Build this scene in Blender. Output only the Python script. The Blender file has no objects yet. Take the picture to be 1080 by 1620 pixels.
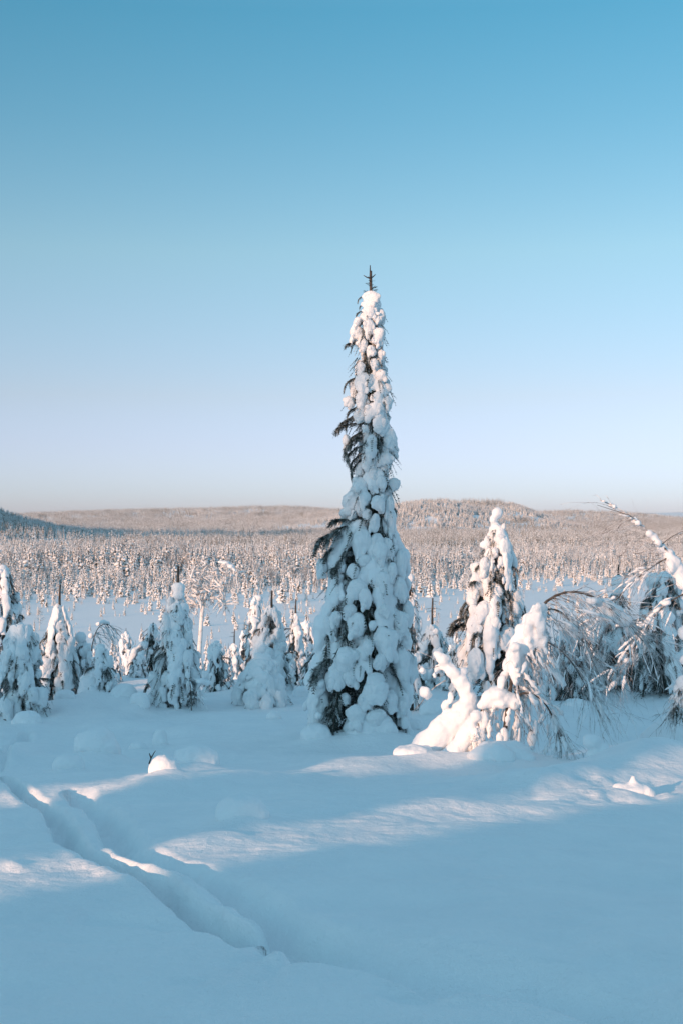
import bpy, math, random
import numpy as np
from mathutils import Vector, Matrix

sc = bpy.context.scene
rnd = random.Random(11)
rng = np.random.default_rng(11)
R = math.radians

# ------------------------------------------------------------------ camera, sky, sun, exposure
EYE = 1.6
FPX = 2000.0
HZ = 825.0
cam = bpy.data.cameras.new('camera')
cam_o = bpy.data.objects.new('camera', cam)
sc.collection.objects.link(cam_o)
sc.camera = cam_o
cam.sensor_fit = 'VERTICAL'
cam.sensor_height = 36.0
cam.lens = 36.0 * FPX / 1620.0
cam.clip_start = 0.1
cam.clip_end = 60000.0
cam_o.location = (0, 0, EYE)
cam_o.rotation_euler = (R(90) + math.atan((HZ - 810) / FPX), 0, 0)

SUN_AZ = R(42)      # light travels towards +Y, turned this far to +X
SUN_EL = R(11.5)
world = bpy.data.worlds.new('World')
sc.world = world
world.use_nodes = True
nt = world.node_tree
bg = nt.nodes['Background']
bg.inputs[1].default_value = 0.1
sky = nt.nodes.new('ShaderNodeTexSky')
sky.sky_type = 'NISHITA'
sky.sun_disc = False
sky.sun_elevation = SUN_EL
sky.sun_rotation = math.pi + SUN_AZ
sky.air_density = 1.0
sky.dust_density = 0.3
sky.ozone_density = 3.0
tc = nt.nodes.new('ShaderNodeTexCoord')
sep = nt.nodes.new('ShaderNodeSeparateXYZ')
nt.links.new(tc.outputs['Generated'], sep.inputs[0])
ramp = nt.nodes.new('ShaderNodeValToRGB')       # colour balance of the clear winter sky by elevation, the same all round
nt.links.new(sep.outputs[2], ramp.inputs[0])
SKY = [(0.0, (0.72, 0.78, 1.36)), (0.023, (0.74, 0.78, 1.25)), (0.06, (0.86, 0.76, 1.04)), (0.098, (0.97, 0.78, 0.85)),
       (0.208, (1.02, 0.98, 0.83)), (0.30, (0.72, 0.97, 0.84)), (0.375, (0.53, 0.98, 0.86)), (0.5, (1.0, 1.34, 1.03)), (0.707, (2.05, 2.08, 1.50)), (1.0, (3.15, 2.8, 2.05))]
cr = ramp.color_ramp
while len(cr.elements) < len(SKY):
    cr.elements.new(0.5)
for e, (p, c) in zip(cr.elements, SKY):
    e.position = p
    e.color = (*c, 1)
mul = nt.nodes.new('ShaderNodeVectorMath')
mul.operation = 'MULTIPLY'
nt.links.new(sky.outputs[0], mul.inputs[0])
nt.links.new(ramp.outputs[0], mul.inputs[1])
nt.links.new(mul.outputs[0], bg.inputs[0])

sun = bpy.data.lights.new('sun', 'SUN')
sun.energy = 2.1
sun.angle = R(0.5)
sun.color = (1.0, 0.57, 0.36)
sun_o = bpy.data.objects.new('sun', sun)
sc.collection.objects.link(sun_o)
LIGHT = Vector((math.sin(SUN_AZ) * math.cos(SUN_EL), math.cos(SUN_AZ) * math.cos(SUN_EL), -math.sin(SUN_EL)))
sun_o.rotation_euler = LIGHT.to_track_quat('-Z', 'Y').to_euler()
sun_o.location = (-40, -50, 30)

vs = sc.view_settings
vs.view_transform = 'Standard'
vs.look = 'None'
vs.exposure = 1.0
vs.gamma = 1.0
vs.use_curve_mapping = False
sc.render.engine = 'CYCLES'
sc.cycles.max_bounces = 6
sc.cycles.diffuse_bounces = 3
sc.cycles.glossy_bounces = 2

# ------------------------------------------------------------------ helpers
def at(px, py, d):
    """a point d metres ahead of the camera that the photograph shows at (px, py)"""
    return Vector(((px - 540) / FPX * d, d, EYE + (HZ - py) / FPX * d))

def link(name, me, parent=None):
    o = bpy.data.objects.new(name, me)
    sc.collection.objects.link(o)
    if parent is not None:
        o.parent = parent
    return o

def empty(name, loc, label=None, cat=None, group=None):
    o = bpy.data.objects.new(name, None)
    sc.collection.objects.link(o)
    o.location = loc
    o.empty_display_size = 0.2
    tag(o, label, cat, group)
    return o

def tag(o, label=None, cat=None, group=None, kind=None):
    if label: o['label'] = label
    if cat: o['category'] = cat
    if group: o['group'] = group
    if kind: o['kind'] = kind
    return o

def mesh(name, v, f, mats, smooth=True, mi=None):
    """v (n,3); f (m,3|4) array or list of tuples"""
    me = bpy.data.meshes.new(name)
    v = np.asarray(v, dtype=np.float32)
    if isinstance(f, np.ndarray):
        k = f.shape[1]
        me.vertices.add(len(v))
        me.vertices.foreach_set('co', v.ravel())
        me.loops.add(f.size)
        me.loops.foreach_set('vertex_index', f.astype(np.int32).ravel())
        me.polygons.add(len(f))
        me.polygons.foreach_set('loop_start', np.arange(0, f.size, k, dtype=np.int32))
        me.update(calc_edges=True)
    else:
        me.from_pydata([tuple(p) for p in v], [], f)
    for m in (mats if isinstance(mats, (list, tuple)) else [mats]):
        me.materials.append(m)
    if mi is not None:
        me.polygons.foreach_set('material_index', np.asarray(mi, dtype=np.int32))
    if smooth:
        me.polygons.foreach_set('use_smooth', np.ones(len(me.polygons), dtype=bool))
    me.validate()
    me.update()
    return me

def _hash(ix, iy, iz, seed):
    h = (ix.astype(np.int64) * 374761393 + iy.astype(np.int64) * 668265263 + iz.astype(np.int64) * 2147483647 + seed * 974634777)
    h = (h ^ (h >> 13)) * 1274126177
    h = h ^ (h >> 16)
    return ((h & 0xffff).astype(np.float64) / 32767.5) - 1.0

def noise3(x, y, z, seed=0):
    x = np.asarray(x, dtype=np.float64); y = np.asarray(y, dtype=np.float64); z = np.asarray(z, dtype=np.float64)
    x, y, z = np.broadcast_arrays(x, y, z)
    ix, iy, iz = np.floor(x), np.floor(y), np.floor(z)
    fx, fy, fz = x - ix, y - iy, z - iz
    ux, uy, uz = (t * t * t * (t * (t * 6 - 15) + 10) for t in (fx, fy, fz))
    r = 0
    for a in (0, 1):
        wa = ux if a else 1 - ux
        for b in (0, 1):
            wb = uy if b else 1 - uy
            for c in (0, 1):
                wc = uz if c else 1 - uz
                r = r + wa * wb * wc * _hash(ix + a, iy + b, iz + c, seed)
    return r

def noise2(x, y, seed=0):
    x = np.asarray(x, dtype=np.float64); y = np.asarray(y, dtype=np.float64)
    ix, iy = np.floor(x), np.floor(y)
    fx, fy = x - ix, y - iy
    ux, uy = (t * t * t * (t * (t * 6 - 15) + 10) for t in (fx, fy))
    z0 = np.zeros_like(ix)
    return ((1 - ux) * ((1 - uy) * _hash(ix, iy, z0, seed) + uy * _hash(ix, iy + 1, z0, seed))
            + ux * ((1 - uy) * _hash(ix + 1, iy, z0, seed) + uy * _hash(ix + 1, iy + 1, z0, seed)))

def sstep(a, b, x):
    t = np.clip((x - a) / (b - a), 0, 1)
    return t * t * (3 - 2 * t)

# ------------------------------------------------------------------ materials
def mat(name):
    m = bpy.data.materials.new(name)
    m.use_nodes = True
    return m, m.node_tree, m.node_tree.nodes['Principled BSDF']

def noise_node(nt, scale, detail=3, rough=0.55, coord='Object'):
    t = nt.nodes.new('ShaderNodeTexCoord')
    n = nt.nodes.new('ShaderNodeTexNoise')
    n.inputs['Scale'].default_value = scale
    n.inputs['Detail'].default_value = detail
    n.inputs['Roughness'].default_value = rough
    nt.links.new(t.outputs[coord], n.inputs['Vector'])
    return n

def ramp_node(nt, src, stops):
    r = nt.nodes.new('ShaderNodeValToRGB')
    while len(r.color_ramp.elements) < len(stops):
        r.color_ramp.elements.new(0.5)
    for e, (p, c) in zip(r.color_ramp.elements, stops):
        e.position = p
        e.color = (*c, 1)
    nt.links.new(src, r.inputs[0])
    return r

def snow_mat(name, bumps, base=((0.84, 0.86, 0.88), (0.90, 0.91, 0.92)), cscale=2.0):
    m, nt, b = mat(name)
    n = noise_node(nt, cscale, 4)
    r = ramp_node(nt, n.outputs[0], [(0.3, base[0]), (0.7, base[1])])
    nt.links.new(r.outputs[0], b.inputs['Base Color'])
    b.inputs['Roughness'].default_value = 0.65
    b.inputs['Specular IOR Level'].default_value = 0.25
    prev = None
    for sc_, dist, st in bumps:
        nn = noise_node(nt, sc_, 3, 0.6)
        bp = nt.nodes.new('ShaderNodeBump')
        bp.inputs['Distance'].default_value = dist
        bp.inputs['Strength'].default_value = st
        nt.links.new(nn.outputs[0], bp.inputs['Height'])
        if prev: nt.links.new(prev.outputs[0], bp.inputs['Normal'])
        prev = bp
    if prev: nt.links.new(prev.outputs[0], b.inputs['Normal'])
    return m

M_GROUND = snow_mat('snow_field', [(2.2, 0.08, 0.6), (9.0, 0.025, 0.6), (30.0, 0.011, 0.6), (120.0, 0.004, 0.7)])
M_SNOW = snow_mat('snow_clump', [(13.0, 0.02, 0.6), (55.0, 0.006, 0.6)])
M_FARSNOW = snow_mat('snow_far', [], base=((0.80, 0.81, 0.82), (0.88, 0.88, 0.88)))

def needle_mat(name, dark, frost, lo, hi, scale):
    m, nt, b = mat(name)
    n = noise_node(nt, scale, 3, 0.6)
    r = ramp_node(nt, n.outputs[0], [(lo, dark), (hi, frost)])
    nt.links.new(r.outputs[0], b.inputs['Base Color'])
    b.inputs['Roughness'].default_value = 0.8
    b.inputs['Specular IOR Level'].default_value = 0.2
    return m

M_NEEDLE = needle_mat('spruce_needles', (0.030, 0.042, 0.036), (0.30, 0.31, 0.30), 0.52, 0.78, 9.0)
M_NEEDLE_F = needle_mat('frosted_needles', (0.055, 0.065, 0.055), (0.62, 0.63, 0.63), 0.38, 0.66, 9.0)
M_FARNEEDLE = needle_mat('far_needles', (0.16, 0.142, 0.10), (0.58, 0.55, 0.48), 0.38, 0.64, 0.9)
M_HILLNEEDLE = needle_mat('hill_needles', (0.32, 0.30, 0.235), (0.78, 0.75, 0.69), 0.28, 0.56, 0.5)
M_BARK = needle_mat('spruce_bark', (0.045, 0.036, 0.030), (0.16, 0.14, 0.125), 0.35, 0.8, 14.0)
M_TWIG = needle_mat('birch_twig', (0.08, 0.062, 0.056), (0.74, 0.73, 0.73), 0.37, 0.55, 8.0)
M_BIRCH = needle_mat('birch_bark', (0.36, 0.32, 0.29), (0.80, 0.78, 0.76), 0.25, 0.5, 6.0)
M_FROST = needle_mat('hoar_frost', (0.62, 0.61, 0.60), (0.86, 0.86, 0.86), 0.3, 0.6, 5.0)

# ------------------------------------------------------------------ terrain
_py = np.array([-400, -120, -60, -20, -5, 0, 4.3, 10, 16, 21.5, 26, 32, 40, 60, 100, 150, 186, 200, 230, 400, 20000.0])
_pz = np.array([2.0, -0.2, -0.9, -1.45, -1.5, -1.52, -1.72, -2.38, -3.08, -3.70, -3.98, -4.22, -4.75, -7.1, -12.1, -17.6, -19.9, -20.0, -20.0, -20.0, -20.0])
_ty = np.arange(-420, 500, 0.25)
_tz = np.interp(_ty, _py, _pz)
_k = np.hanning(25); _k /= _k.sum()
_tz = np.convolve(np.pad(_tz, 12, mode='edge'), _k, mode='valid')
BOG = EYE - 20.0

def base_rel(y):
    return np.interp(y, _ty, _tz)

def dist_at(py):
    """distance at which the bare slope shows at photo row py"""
    d = np.arange(3.0, 36, 0.02)
    p = HZ - base_rel(d) / d * FPX
    return float(np.interp(-py, -p, d))

def gpt(px, py):
    d = dist_at(py)
    return np.array([(px - 540) / FPX * d, d])

def poly_dist(x, y, pts):
    """distance to a polyline, signed (+ on its right), and the run 0..1 of the foot point"""
    best = np.full(x.shape, 1e9); sgn = np.zeros_like(best); run = np.zeros_like(best)
    pts = np.asarray(pts); seg = np.linalg.norm(np.diff(pts, axis=0), axis=1); tot = seg.sum(); acc = 0
    for i in range(len(pts) - 1):
        a, b = pts[i], pts[i + 1]
        ab = b - a
        t = np.clip(((x - a[0]) * ab[0] + (y - a[1]) * ab[1]) / (ab @ ab), 0, 1)
        dx, dy = x - a[0] - t * ab[0], y - a[1] - t * ab[1]
        d = np.hypot(dx, dy)
        m = d < best
        best = np.where(m, d, best)
        sgn = np.where(m, np.sign(ab[0] * dy - ab[1] * dx) * -1, sgn)
        run = np.where(m, (acc + t * seg[i]) / tot, run)
        acc += seg[i]
    return best, sgn, run

def smooth_path(pts, n=3):
    p = np.asarray(pts, dtype=float)
    for _ in range(n):
        q = [p[0]]
        for i in range(len(p) - 1):
            q += [p[i] * .75 + p[i + 1] * .25, p[i] * .25 + p[i + 1] * .75]
        q.append(p[-1]); p = np.array(q)
    return p

_E1 = [(0, 1240), (24, 1254), (49, 1269), (68, 1285), (78, 1306), (93, 1327), (103, 1348), (112, 1360), (126, 1364), (143, 1376), (162, 1388), (194, 1397), (227, 1409), (259, 1428), (292, 1443), (324, 1455), (350, 1468), (388, 1498)]
_E2 = [(96, 1258), (110, 1271), (130, 1285), (143, 1302), (159, 1321), (168, 1340), (181, 1357), (194, 1368), (227, 1383), (243, 1388), (275, 1397), (308, 1408), (343, 1422), (400, 1446), (446, 1470), (474, 1500)]
RUT1 = smooth_path([gpt(x + 11, y - 3) for x, y in _E1], 2)      # two narrow grooves side by side
RUT2 = smooth_path([gpt(x + 17, y - 4) for x, y in _E2], 2)
LEDGE2 = smooth_path([gpt(*p) for p in [(-200, 1470), (0, 1466), (110, 1462), (230, 1468), (345, 1470), (365, 1480)]], 2)
SUN_RIDGES = [([(150, 1266), (300, 1250), (460, 1228), (640, 1203)], 0.10, 0.45), ([(210, 1352), (330, 1340), (520, 1322), (800, 1282), (940, 1254), (1090, 1222)], 0.06, 0.6), ([(820, 1262), (960, 1240), (1080, 1218)], 0.21, 0.40), ([(-40, 1380), (60, 1368), (130, 1352)], 0.06, 0.4)]
SUN_RIDGES = [(smooth_path([gpt(*p) for p in a], 2), h, w) for a, h, w in SUN_RIDGES]
RUT4 = smooth_path([gpt(x, y) for x, y in [(452, 1492), (520, 1506), (600, 1524), (690, 1542), (745, 1550), (830, 1566), (910, 1588), (1000, 1622)]], 2)
RUT3 = smooth_path([gpt(*p) for p in [(-20, 1226), (6, 1200), (18, 1180), (44, 1156)]], 2)
LEDGE = smooth_path([gpt(*p) for p in [(-300, 1452), (-80, 1480), (120, 1498), (330, 1504), (450, 1508), (560, 1530), (650, 1552), (735, 1566), (820, 1582), (900, 1602), (990, 1635), (1300, 1720)]], 2)

def mrow(*a, **k): return a, k
MOUNDS = [   # label, photo column, row of the foot, half width, height, seed
    mrow('big smooth snow mound alone on the open slope right of the tracks', 382, 1318, 46, 38, 201),
    mrow('wide rounded snow mound with a dark hollow at its left side', 312, 1221, 38, 34, 202, extra=[(290, 1204, 16, 12)]),
    mrow('round snow mound in front of the hollowed one, left of it', 261, 1240, 27, 26, 203),
    mrow('tallest snow hump at the left, above the knobbly pink-edged one', 154, 1203, 38, 40, 204, extra=[(135, 1185, 16, 14), (165, 1178, 18, 16)]),
    mrow('knobbly snow hump with a pink lit edge, lowest of the left humps', 110, 1221, 28, 26, 205, extra=[(122, 1205, 9, 10)]),
    mrow('small upright snow knob behind the bare twig', 254, 1180, 13, 24, 206),
    mrow('low snow bump left of the upright knob', 219, 1182, 16, 12, 207),
    mrow('small snow bump on the slope below the domed spruce', 434, 1146, 13, 13, 208),
    mrow('snow heap at the left foot of the tall centre spruce', 500, 1187, 28, 26, 209, d=20.8),
    mrow('broad snow skirt heaped at the front foot of the tall centre spruce', 585, 1178, 44, 34, 210, d=21.0),
    mrow('low drift at the right foot of the tall centre spruce', 640, 1150, 28, 18, 211, d=22.2),
    mrow('long snow drift at the foot of the bent birch', 790, 1205, 56, 26, 212, d=16.5),
    mrow('snow drift swallowing the root of the fallen stem', 652, 1210, 34, 16, 213, d=16.9),
    mrow('leaning snow-capped stump with a dark gap beneath, right of the bent birch', 944, 1212, 20, 30, 214, extra=[(936, 1182, 15, 13), (930, 1178, 10, 9), (952, 1196, 12, 14)]),
    mrow('sunlit snow heap with a knob on top on the right slope', 1000, 1264, 36, 16, 215, extra=[(1000, 1247, 8, 9), (1000, 1240, 6, 5)]),
    mrow('small sunlit mound under the trailing birch twigs', 909, 1126, 21, 11, 216),
    mrow('fuzzy snow-buried shrub beside the right-edge birch', 1050, 1188, 40, 44, 217, extra=[(1062, 1150, 22, 18), (1030, 1170, 18, 12), (1012, 1182, 14, 10)]),
    mrow('snow-buried shrub at the foot of the hook shaped birch', 150, 1122, 28, 38, 218, extra=[(150, 1090, 16, 12)]),
    mrow('low snow hump before the bowed sapling', 196, 1124, 24, 24, 219),
    mrow('round snow hump left of the broad square-topped spruce', 222, 1128, 18, 22, 220),
    mrow('snow hump between the domed spruce and the tall centre spruce', 478, 1108, 16, 18, 221),
    mrow('buried shrub behind the fallen stem', 690, 1112, 30, 26, 222, d=25.5),
    mrow('snow heap at the foot of the left-edge umbrella-capped spruce', 44, 1146, 26, 20, 223),
    mrow('low snow hump at the foot of the dark-sided spruce', 104, 1128, 18, 14, 224),
]
FEET_SWELLS = [     # snow heaped round the feet of the front trees, then swells added to catch the sun: column, row, distance, half width, height
    (575, 1160, 21.5, 95, 0.30), (783, 1098, 27.5, 80, 0.25), (281, 1120, None, 50, 0.16), (36, 1134, None, 60, 0.2), (95, 1116, None, 45, 0.18), (417, 1115, None, 60, 0.2),
    (428, 1104, 30, 50, 0.2), (131, 1110, 28, 30, 0.15), (160, 1110, 27, 30, 0.2), (243, 1092, 35, 40, 0.2), (976, 1076, 31, 50, 0.2), (1048, 1079, 29, 60, 0.25), (502, 1088, 29.5, 40, 0.2),
    (792, 1195, 17.2, 70, 0.22), (690, 1200, 17.0, 60, 0.15), (1090, 1190, 16.8, 50, 0.2), (840, 1130, 19.5, 60, 0.10), (620, 1140, 22.5, 60, 0.18),
    (1080, 1224, None, 190, 0.34), (710, 1285, None, 110, 0.05), (570, 1203, None, 140, 0.15), (330, 1335, None, 70, 0.05), (930, 1120, 25.0, 110, 0.15)]
_BUMPS = []
def fill_bumps():
    for a, k in MOUNDS:
        lab, px, py, hw, hh, seed = a
        d = k.get('d') or dist_at(py); q = d / FPX
        _BUMPS.append(((px - 540) * q, d, hw * q * 1.15, hh * q * 0.55))
    for px, py, d, hw, h in FEET_SWELLS:
        d = d or dist_at(py); q = d / FPX
        _BUMPS.append(((px - 540) * q, d, hw * q, h))
def bumps(x, y):
    z = np.zeros_like(x)
    m = (y > 5) & (y < 45) & (np.abs(x) < 20)
    if not m.any(): return z
    xs, ys = x[m], y[m]; dz = np.zeros_like(xs)
    for bx, by, w, h in _BUMPS:
        q = ((xs - bx) / w) ** 2 + ((ys - by) / (w * 1.1)) ** 2
        near = q < 9
        dz[near] = np.maximum(dz[near], 0) * 1.0 + h * np.exp(-q[near]) * (1 - 0.5 * np.clip(dz[near] / max(h, 1e-3), 0, 1))
    z[m] = dz
    return z
fill_bumps()

# far relief: (x, y, height above the bog, radius across, radius along, turn)
HILLS = [
    (-530, 1040, 165, 145, 300, 145),      # dark slope on the left
    (-650, 4300, 50, 620, 600, 0.0),       # long pale ridge
    (-110, 4000, 33, 330, 500, 0.0),
    (325, 2650, 43, 230, 330, 90),        # bald hill right of the spruce
    (70, 2950, 34, 300, 400, 0.0),
    (165, 2330, 31, 190, 170, 75),         # its near spur
    (800, 4400, 48, 400, 600, 0.0),
    (4300, 14500, 130, 2300, 1500, 0.0),   # blue fell on the horizon
]

def far_height(x, y):
    z = np.zeros_like(x)
    for hx, hy, h, rx, ry, a in HILLS:
        q = ((x - hx) / np.where(x > hx, a or rx, rx)) ** 2 + ((y - hy) / ry) ** 2
        z = z + h * np.exp(-q * 0.8)
    g = sstep(480, 1400, y)
    z = z + g * (3.5 * noise2(x / 170, y / 170, 5) + 1.5 * noise2(x / 60, y / 60, 6))
    return z

def ground(x, y, fine=True):
    x = np.asarray(x, dtype=np.float64); y = np.asarray(y, dtype=np.float64)
    x, y = np.broadcast_arrays(x, y)
    near = 1 - sstep(120, 200, y)
    yy = y + near * (1.2 * noise2(x / 14, y / 14, 3)) * sstep(14, 40, np.hypot(x, y))
    z = EYE + base_rel(yy)
    z = z + far_height(x, y) * sstep(380, 560, np.hypot(x, y))
    nf = (1 - sstep(50, 120, np.hypot(x, y)))
    hump = sstep(7, 20, y)
    z = z + nf * ((0.05 + 0.06 * hump) * noise2(x / 5.5 + 3, y / 4.0, 11) + (0.025 + 0.05 * hump) * noise2(x / 1.9, y / 1.7, 12)
                  + (0.009 + 0.012 * hump) * noise2(x / 0.7, y / 0.8, 13) + 0.004 * noise2(x / 0.25, y / 0.3, 14))
    ff = (1 - sstep(14, 20, y)) * (y > 0)
    z = z + ff * (0.028 * noise2(x / 0.9, y / 0.7, 16) + 0.012 * noise2(x / 0.33, y / 0.28, 17) + 0.005 * noise2(x / 0.12, y / 0.11, 18))
    z = z - 0.060 * np.clip(noise2(x / 0.30, y / 0.22, 19) - 0.45, 0, 1) * (1 - sstep(5.5, 7.5, y + 0.8 * x)) * (y > 0)
    # long soft drifts along the wind
    z = z + nf * 0.035 * noise2((x * 0.8 + y * 0.6) / 6, (y * 0.8 - x * 0.6) / 1.3, 15) * sstep(3, 8, y)
    lump = sstep(19, 24, y) * (1 - sstep(38, 46, y)) * sstep(-1.5, -4, x)
    z = z + lump * 0.16 * np.maximum(noise2(x / 0.9, y / 1.1, 21), 0) 
    z = z + bumps(x, y)
    mud = np.clip(noise2(x / 1.6, y / 1.4, 31) - 0.25, 0, 1) * sstep(11, 13, y) * (1 - sstep(19, 22, y)) * sstep(-1.2, -2.4, x)
    z = z + 0.25 * mud
    if fine:
        m = (np.abs(x) < 12) & (y > 2) & (y < 30)
        if m.any():
            xs, ys = x[m], y[m]
            w = 0.022 * noise2(xs / 0.35, ys / 0.35, 41) + 0.010 * noise2(xs / 0.12, ys / 0.12, 47)
            dz = np.zeros_like(xs)
            for path, depth, hw, tail in ((RUT1, 0.18, 0.075, 0.94), (RUT2, 0.18, 0.088, 0.94), (RUT3, 0.15, 0.12, 2.0), (RUT4, 0.27, 0.12, 2.0)):
                d, s, run = poly_dist(xs, ys, path)
                off = -d * s + w              # + towards the slope above the right bank
                left = sstep(-hw - 0.02, -hw * 0.55, off)
                right = 1 - sstep(hw * 0.35, hw + (0.17 if path is RUT2 else 0.42 if path is RUT4 else 0.06), off)
                fade = 1 - sstep(tail, 1.0, run) if tail < 1 else 1
                wob = 1 + 0.25 * noise2(xs / 0.5, ys / 0.5, 42)
                dz = dz - depth * wob * left * right * fade
                lip = np.exp(-((np.abs(off) - hw - 0.07) / 0.06) ** 2) * (0.012 + 0.012 * noise2(xs / 0.3, ys / 0.3, 43)) * fade
                dz = dz + lip * (d > hw)
            for path, hgt, wid in SUN_RIDGES:      # low ridges added along the light stripes to catch the sun
                d, s, run = poly_dist(xs, ys, path)
                off = d * s + 0.10 * noise2(xs / 0.8, ys / 0.8, 48)
                prof = np.where(off < 0, np.exp(-(off / (wid * 1.5)) ** 2), np.exp(-(off / wid) ** 2))
                dz = dz + hgt * prof * (0.75 + 0.4 * noise2(xs / 0.7, ys / 0.7, 49)) * sstep(0, 0.12, run) * (1 - sstep(0.88, 1, run))
            c = gpt(960, 1262)      # trampled, lumpy snow on the right
            q = np.exp(-(((xs - c[0]) / 0.9) ** 2 + ((ys - c[1]) / 1.1) ** 2))
            dz = dz + q * (0.05 * noise2(xs / 0.28, ys / 0.35, 61) + 0.025 * noise2(xs / 0.11, ys / 0.14, 62))
            d, s, run = poly_dist(xs, ys, LEDGE2)
            off = d * s + 0.05 * noise2(xs / 0.5, ys / 0.5, 50)
            dz = dz - 0.05 * sstep(0.04, -0.05, off) * np.exp(-np.maximum(-off, 0) / 0.35) * (1 - sstep(0.85, 1, run))
            d, s, run = poly_dist(xs, ys, LEDGE)
            off = d * s + 0.10 * noise2(xs / 0.9, ys / 0.9, 44) + 0.03 * noise2(xs / 0.2, ys / 0.25, 45)
            side = sstep(-0.07, 0.05, off)           # 1 on the near bank
            amp = 0.07 * (0.35 + 0.65 * sstep(330, 520, xs / np.maximum(ys, 1) * FPX + 540))
            dz = dz - amp * (1 - side) * np.exp(-np.maximum(-off, 0) / 0.32)
            # rough broken snow at the end of the tracks
            e = gpt(492, 1508)
            dz = dz + 0.07 * np.exp(-(((xs - e[0]) / 0.22) ** 2 + ((ys - e[1]) / 0.35) ** 2)) * noise2(xs / 0.09, ys / 0.12, 46)
            z = z.copy(); z[m] += dz
    return z

def gz(x, y):
    return float(ground(np.array([x]), np.array([y]))[0])

def build_ground():
    th = np.concatenate([np.arange(-180, -24, 4.0), np.arange(-24, -18, 0.5), np.arange(-18, 18, 0.11), np.arange(18, 24, 0.5), np.arange(24, 180, 4.0)])
    th = np.radians(th)
    r = [0.7]
    while r[-1] < 60: r.append(r[-1] * (1.0032 if 5.0 < r[-1] < 11.5 else 1.0085))
    while r[-1] < 18000: r.append(r[-1] * 1.028)
    r = np.array(r)
    T, RR = np.meshgrid(th, r)
    X, Y = RR * np.sin(T), RR * np.cos(T)
    Z = ground(X, Y)
    n, m = X.shape
    v = np.stack([X.ravel(), Y.ravel(), Z.ravel()], 1)
    i = np.arange(n - 1)[:, None]; j = np.arange(m)[None, :]; jn = (j + 1) % m
    f = np.stack([i * m + j, i * m + jn, (i + 1) * m + jn, (i + 1) * m + j], -1).reshape(-1, 4)[:, ::-1]
    c = len(v)
    v = np.vstack([v, [[0, 0, gz(0, 0)]]])
    me = mesh('snow_ground', v, f, M_GROUND)
    o = link('snow_ground', me)
    tag(o, kind='structure')
    # close the small hole underfoot
    a = np.arange(m)
    cap = np.stack([np.full(m, c), (a + 1) % m, a], 1)
    cap_me = mesh('snow_underfoot', v, cap, M_GROUND)
    o2 = link('snow_ground_underfoot', cap_me); tag(o2, kind='structure')
build_ground()

# ------------------------------------------------------------------ snow and foliage pieces
_ICO = {}
def ico(sub):
    if sub not in _ICO:
        import bmesh
        bm = bmesh.new()
        bmesh.ops.create_icosphere(bm, subdivisions=sub, radius=1.0)
        bm.verts.index_update()
        _ICO[sub] = (np.array([v.co[:] for v in bm.verts]), np.array([[v.index for v in f.verts] for f in bm.faces]))
        bm.free()
    return _ICO[sub]

def tri_quads(f):
    return f

def remeshed(v, f, voxel, smooth=4, wob=0.0, wscale=6.0, seed=0):
    """one closed skin round overlapping lumps, softened, as (verts, faces)"""
    me = mesh('tmp', v, f, [], smooth=False)
    o = link('tmp', me)
    m = o.modifiers.new('r', 'REMESH'); m.mode = 'VOXEL'; m.voxel_size = voxel
    if smooth:
        s = o.modifiers.new('s', 'SMOOTH'); s.factor = 0.5; s.iterations = smooth
    bpy.context.view_layer.update()
    ev = o.evaluated_get(bpy.context.evaluated_depsgraph_get())
    em = ev.to_mesh()
    n = len(em.vertices)
    vv = np.empty(n * 3); em.vertices.foreach_get('co', vv); vv = vv.reshape(-1, 3)
    nn = np.empty(n * 3); em.vertices.foreach_get('normal', nn); nn = nn.reshape(-1, 3)
    nl = len(em.loops); li = np.empty(nl, dtype=np.int32); em.loops.foreach_get('vertex_index', li)
    quads = nl == 4 * len(em.polygons)
    ff = li.reshape(-1, 4).copy() if quads else None
    if ff is None:
        ff = [list(p.vertices) for p in em.polygons]
    ev.to_mesh_clear()
    bpy.data.objects.remove(o); bpy.data.meshes.remove(me)
    if wob:
        d = noise3(*(vv * wscale).T, seed) + 0.5 * noise3(*(vv * wscale * 2.3).T, seed + 1)
        d = d + 0.30 * noise3(*(vv * wscale * 5.1).T, seed + 2)
        vv = vv + nn * (wob * d)[:, None]
    return vv, ff

class Geo:
    """collects triangles/quads of several materials for one mesh"""
    def __init__(s): s.v = []; s.f = []; s.m = []; s.n = 0
    def add(s, v, f, mi=0):
        v = np.asarray(v, dtype=float); f = np.asarray(f)
        if f.shape[1] == 4:
            f = np.vstack([f[:, [0, 1, 2]], f[:, [0, 2, 3]]])
        s.v.append(v); s.f.append(f + s.n); s.m.append(np.full(len(f), mi)); s.n += len(v)
    def arr(s): return np.vstack(s.v), np.vstack(s.f)
    def mesh(s, name, mats, smooth=True):
        v, f = s.arr()
        return mesh(name, v, f, mats, smooth, np.concatenate(s.m))

def frame(d, up=(0, 0, 1)):
    d = np.asarray(d, float); d = d / (np.linalg.norm(d) + 1e-9)
    u = np.asarray(up, float)
    s = np.cross(d, u); n = np.linalg.norm(s)
    if n < 1e-3: s = np.cross(d, (1, 0, 0)); n = np.linalg.norm(s)
    s /= n
    return d, s, np.cross(s, d)

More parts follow.
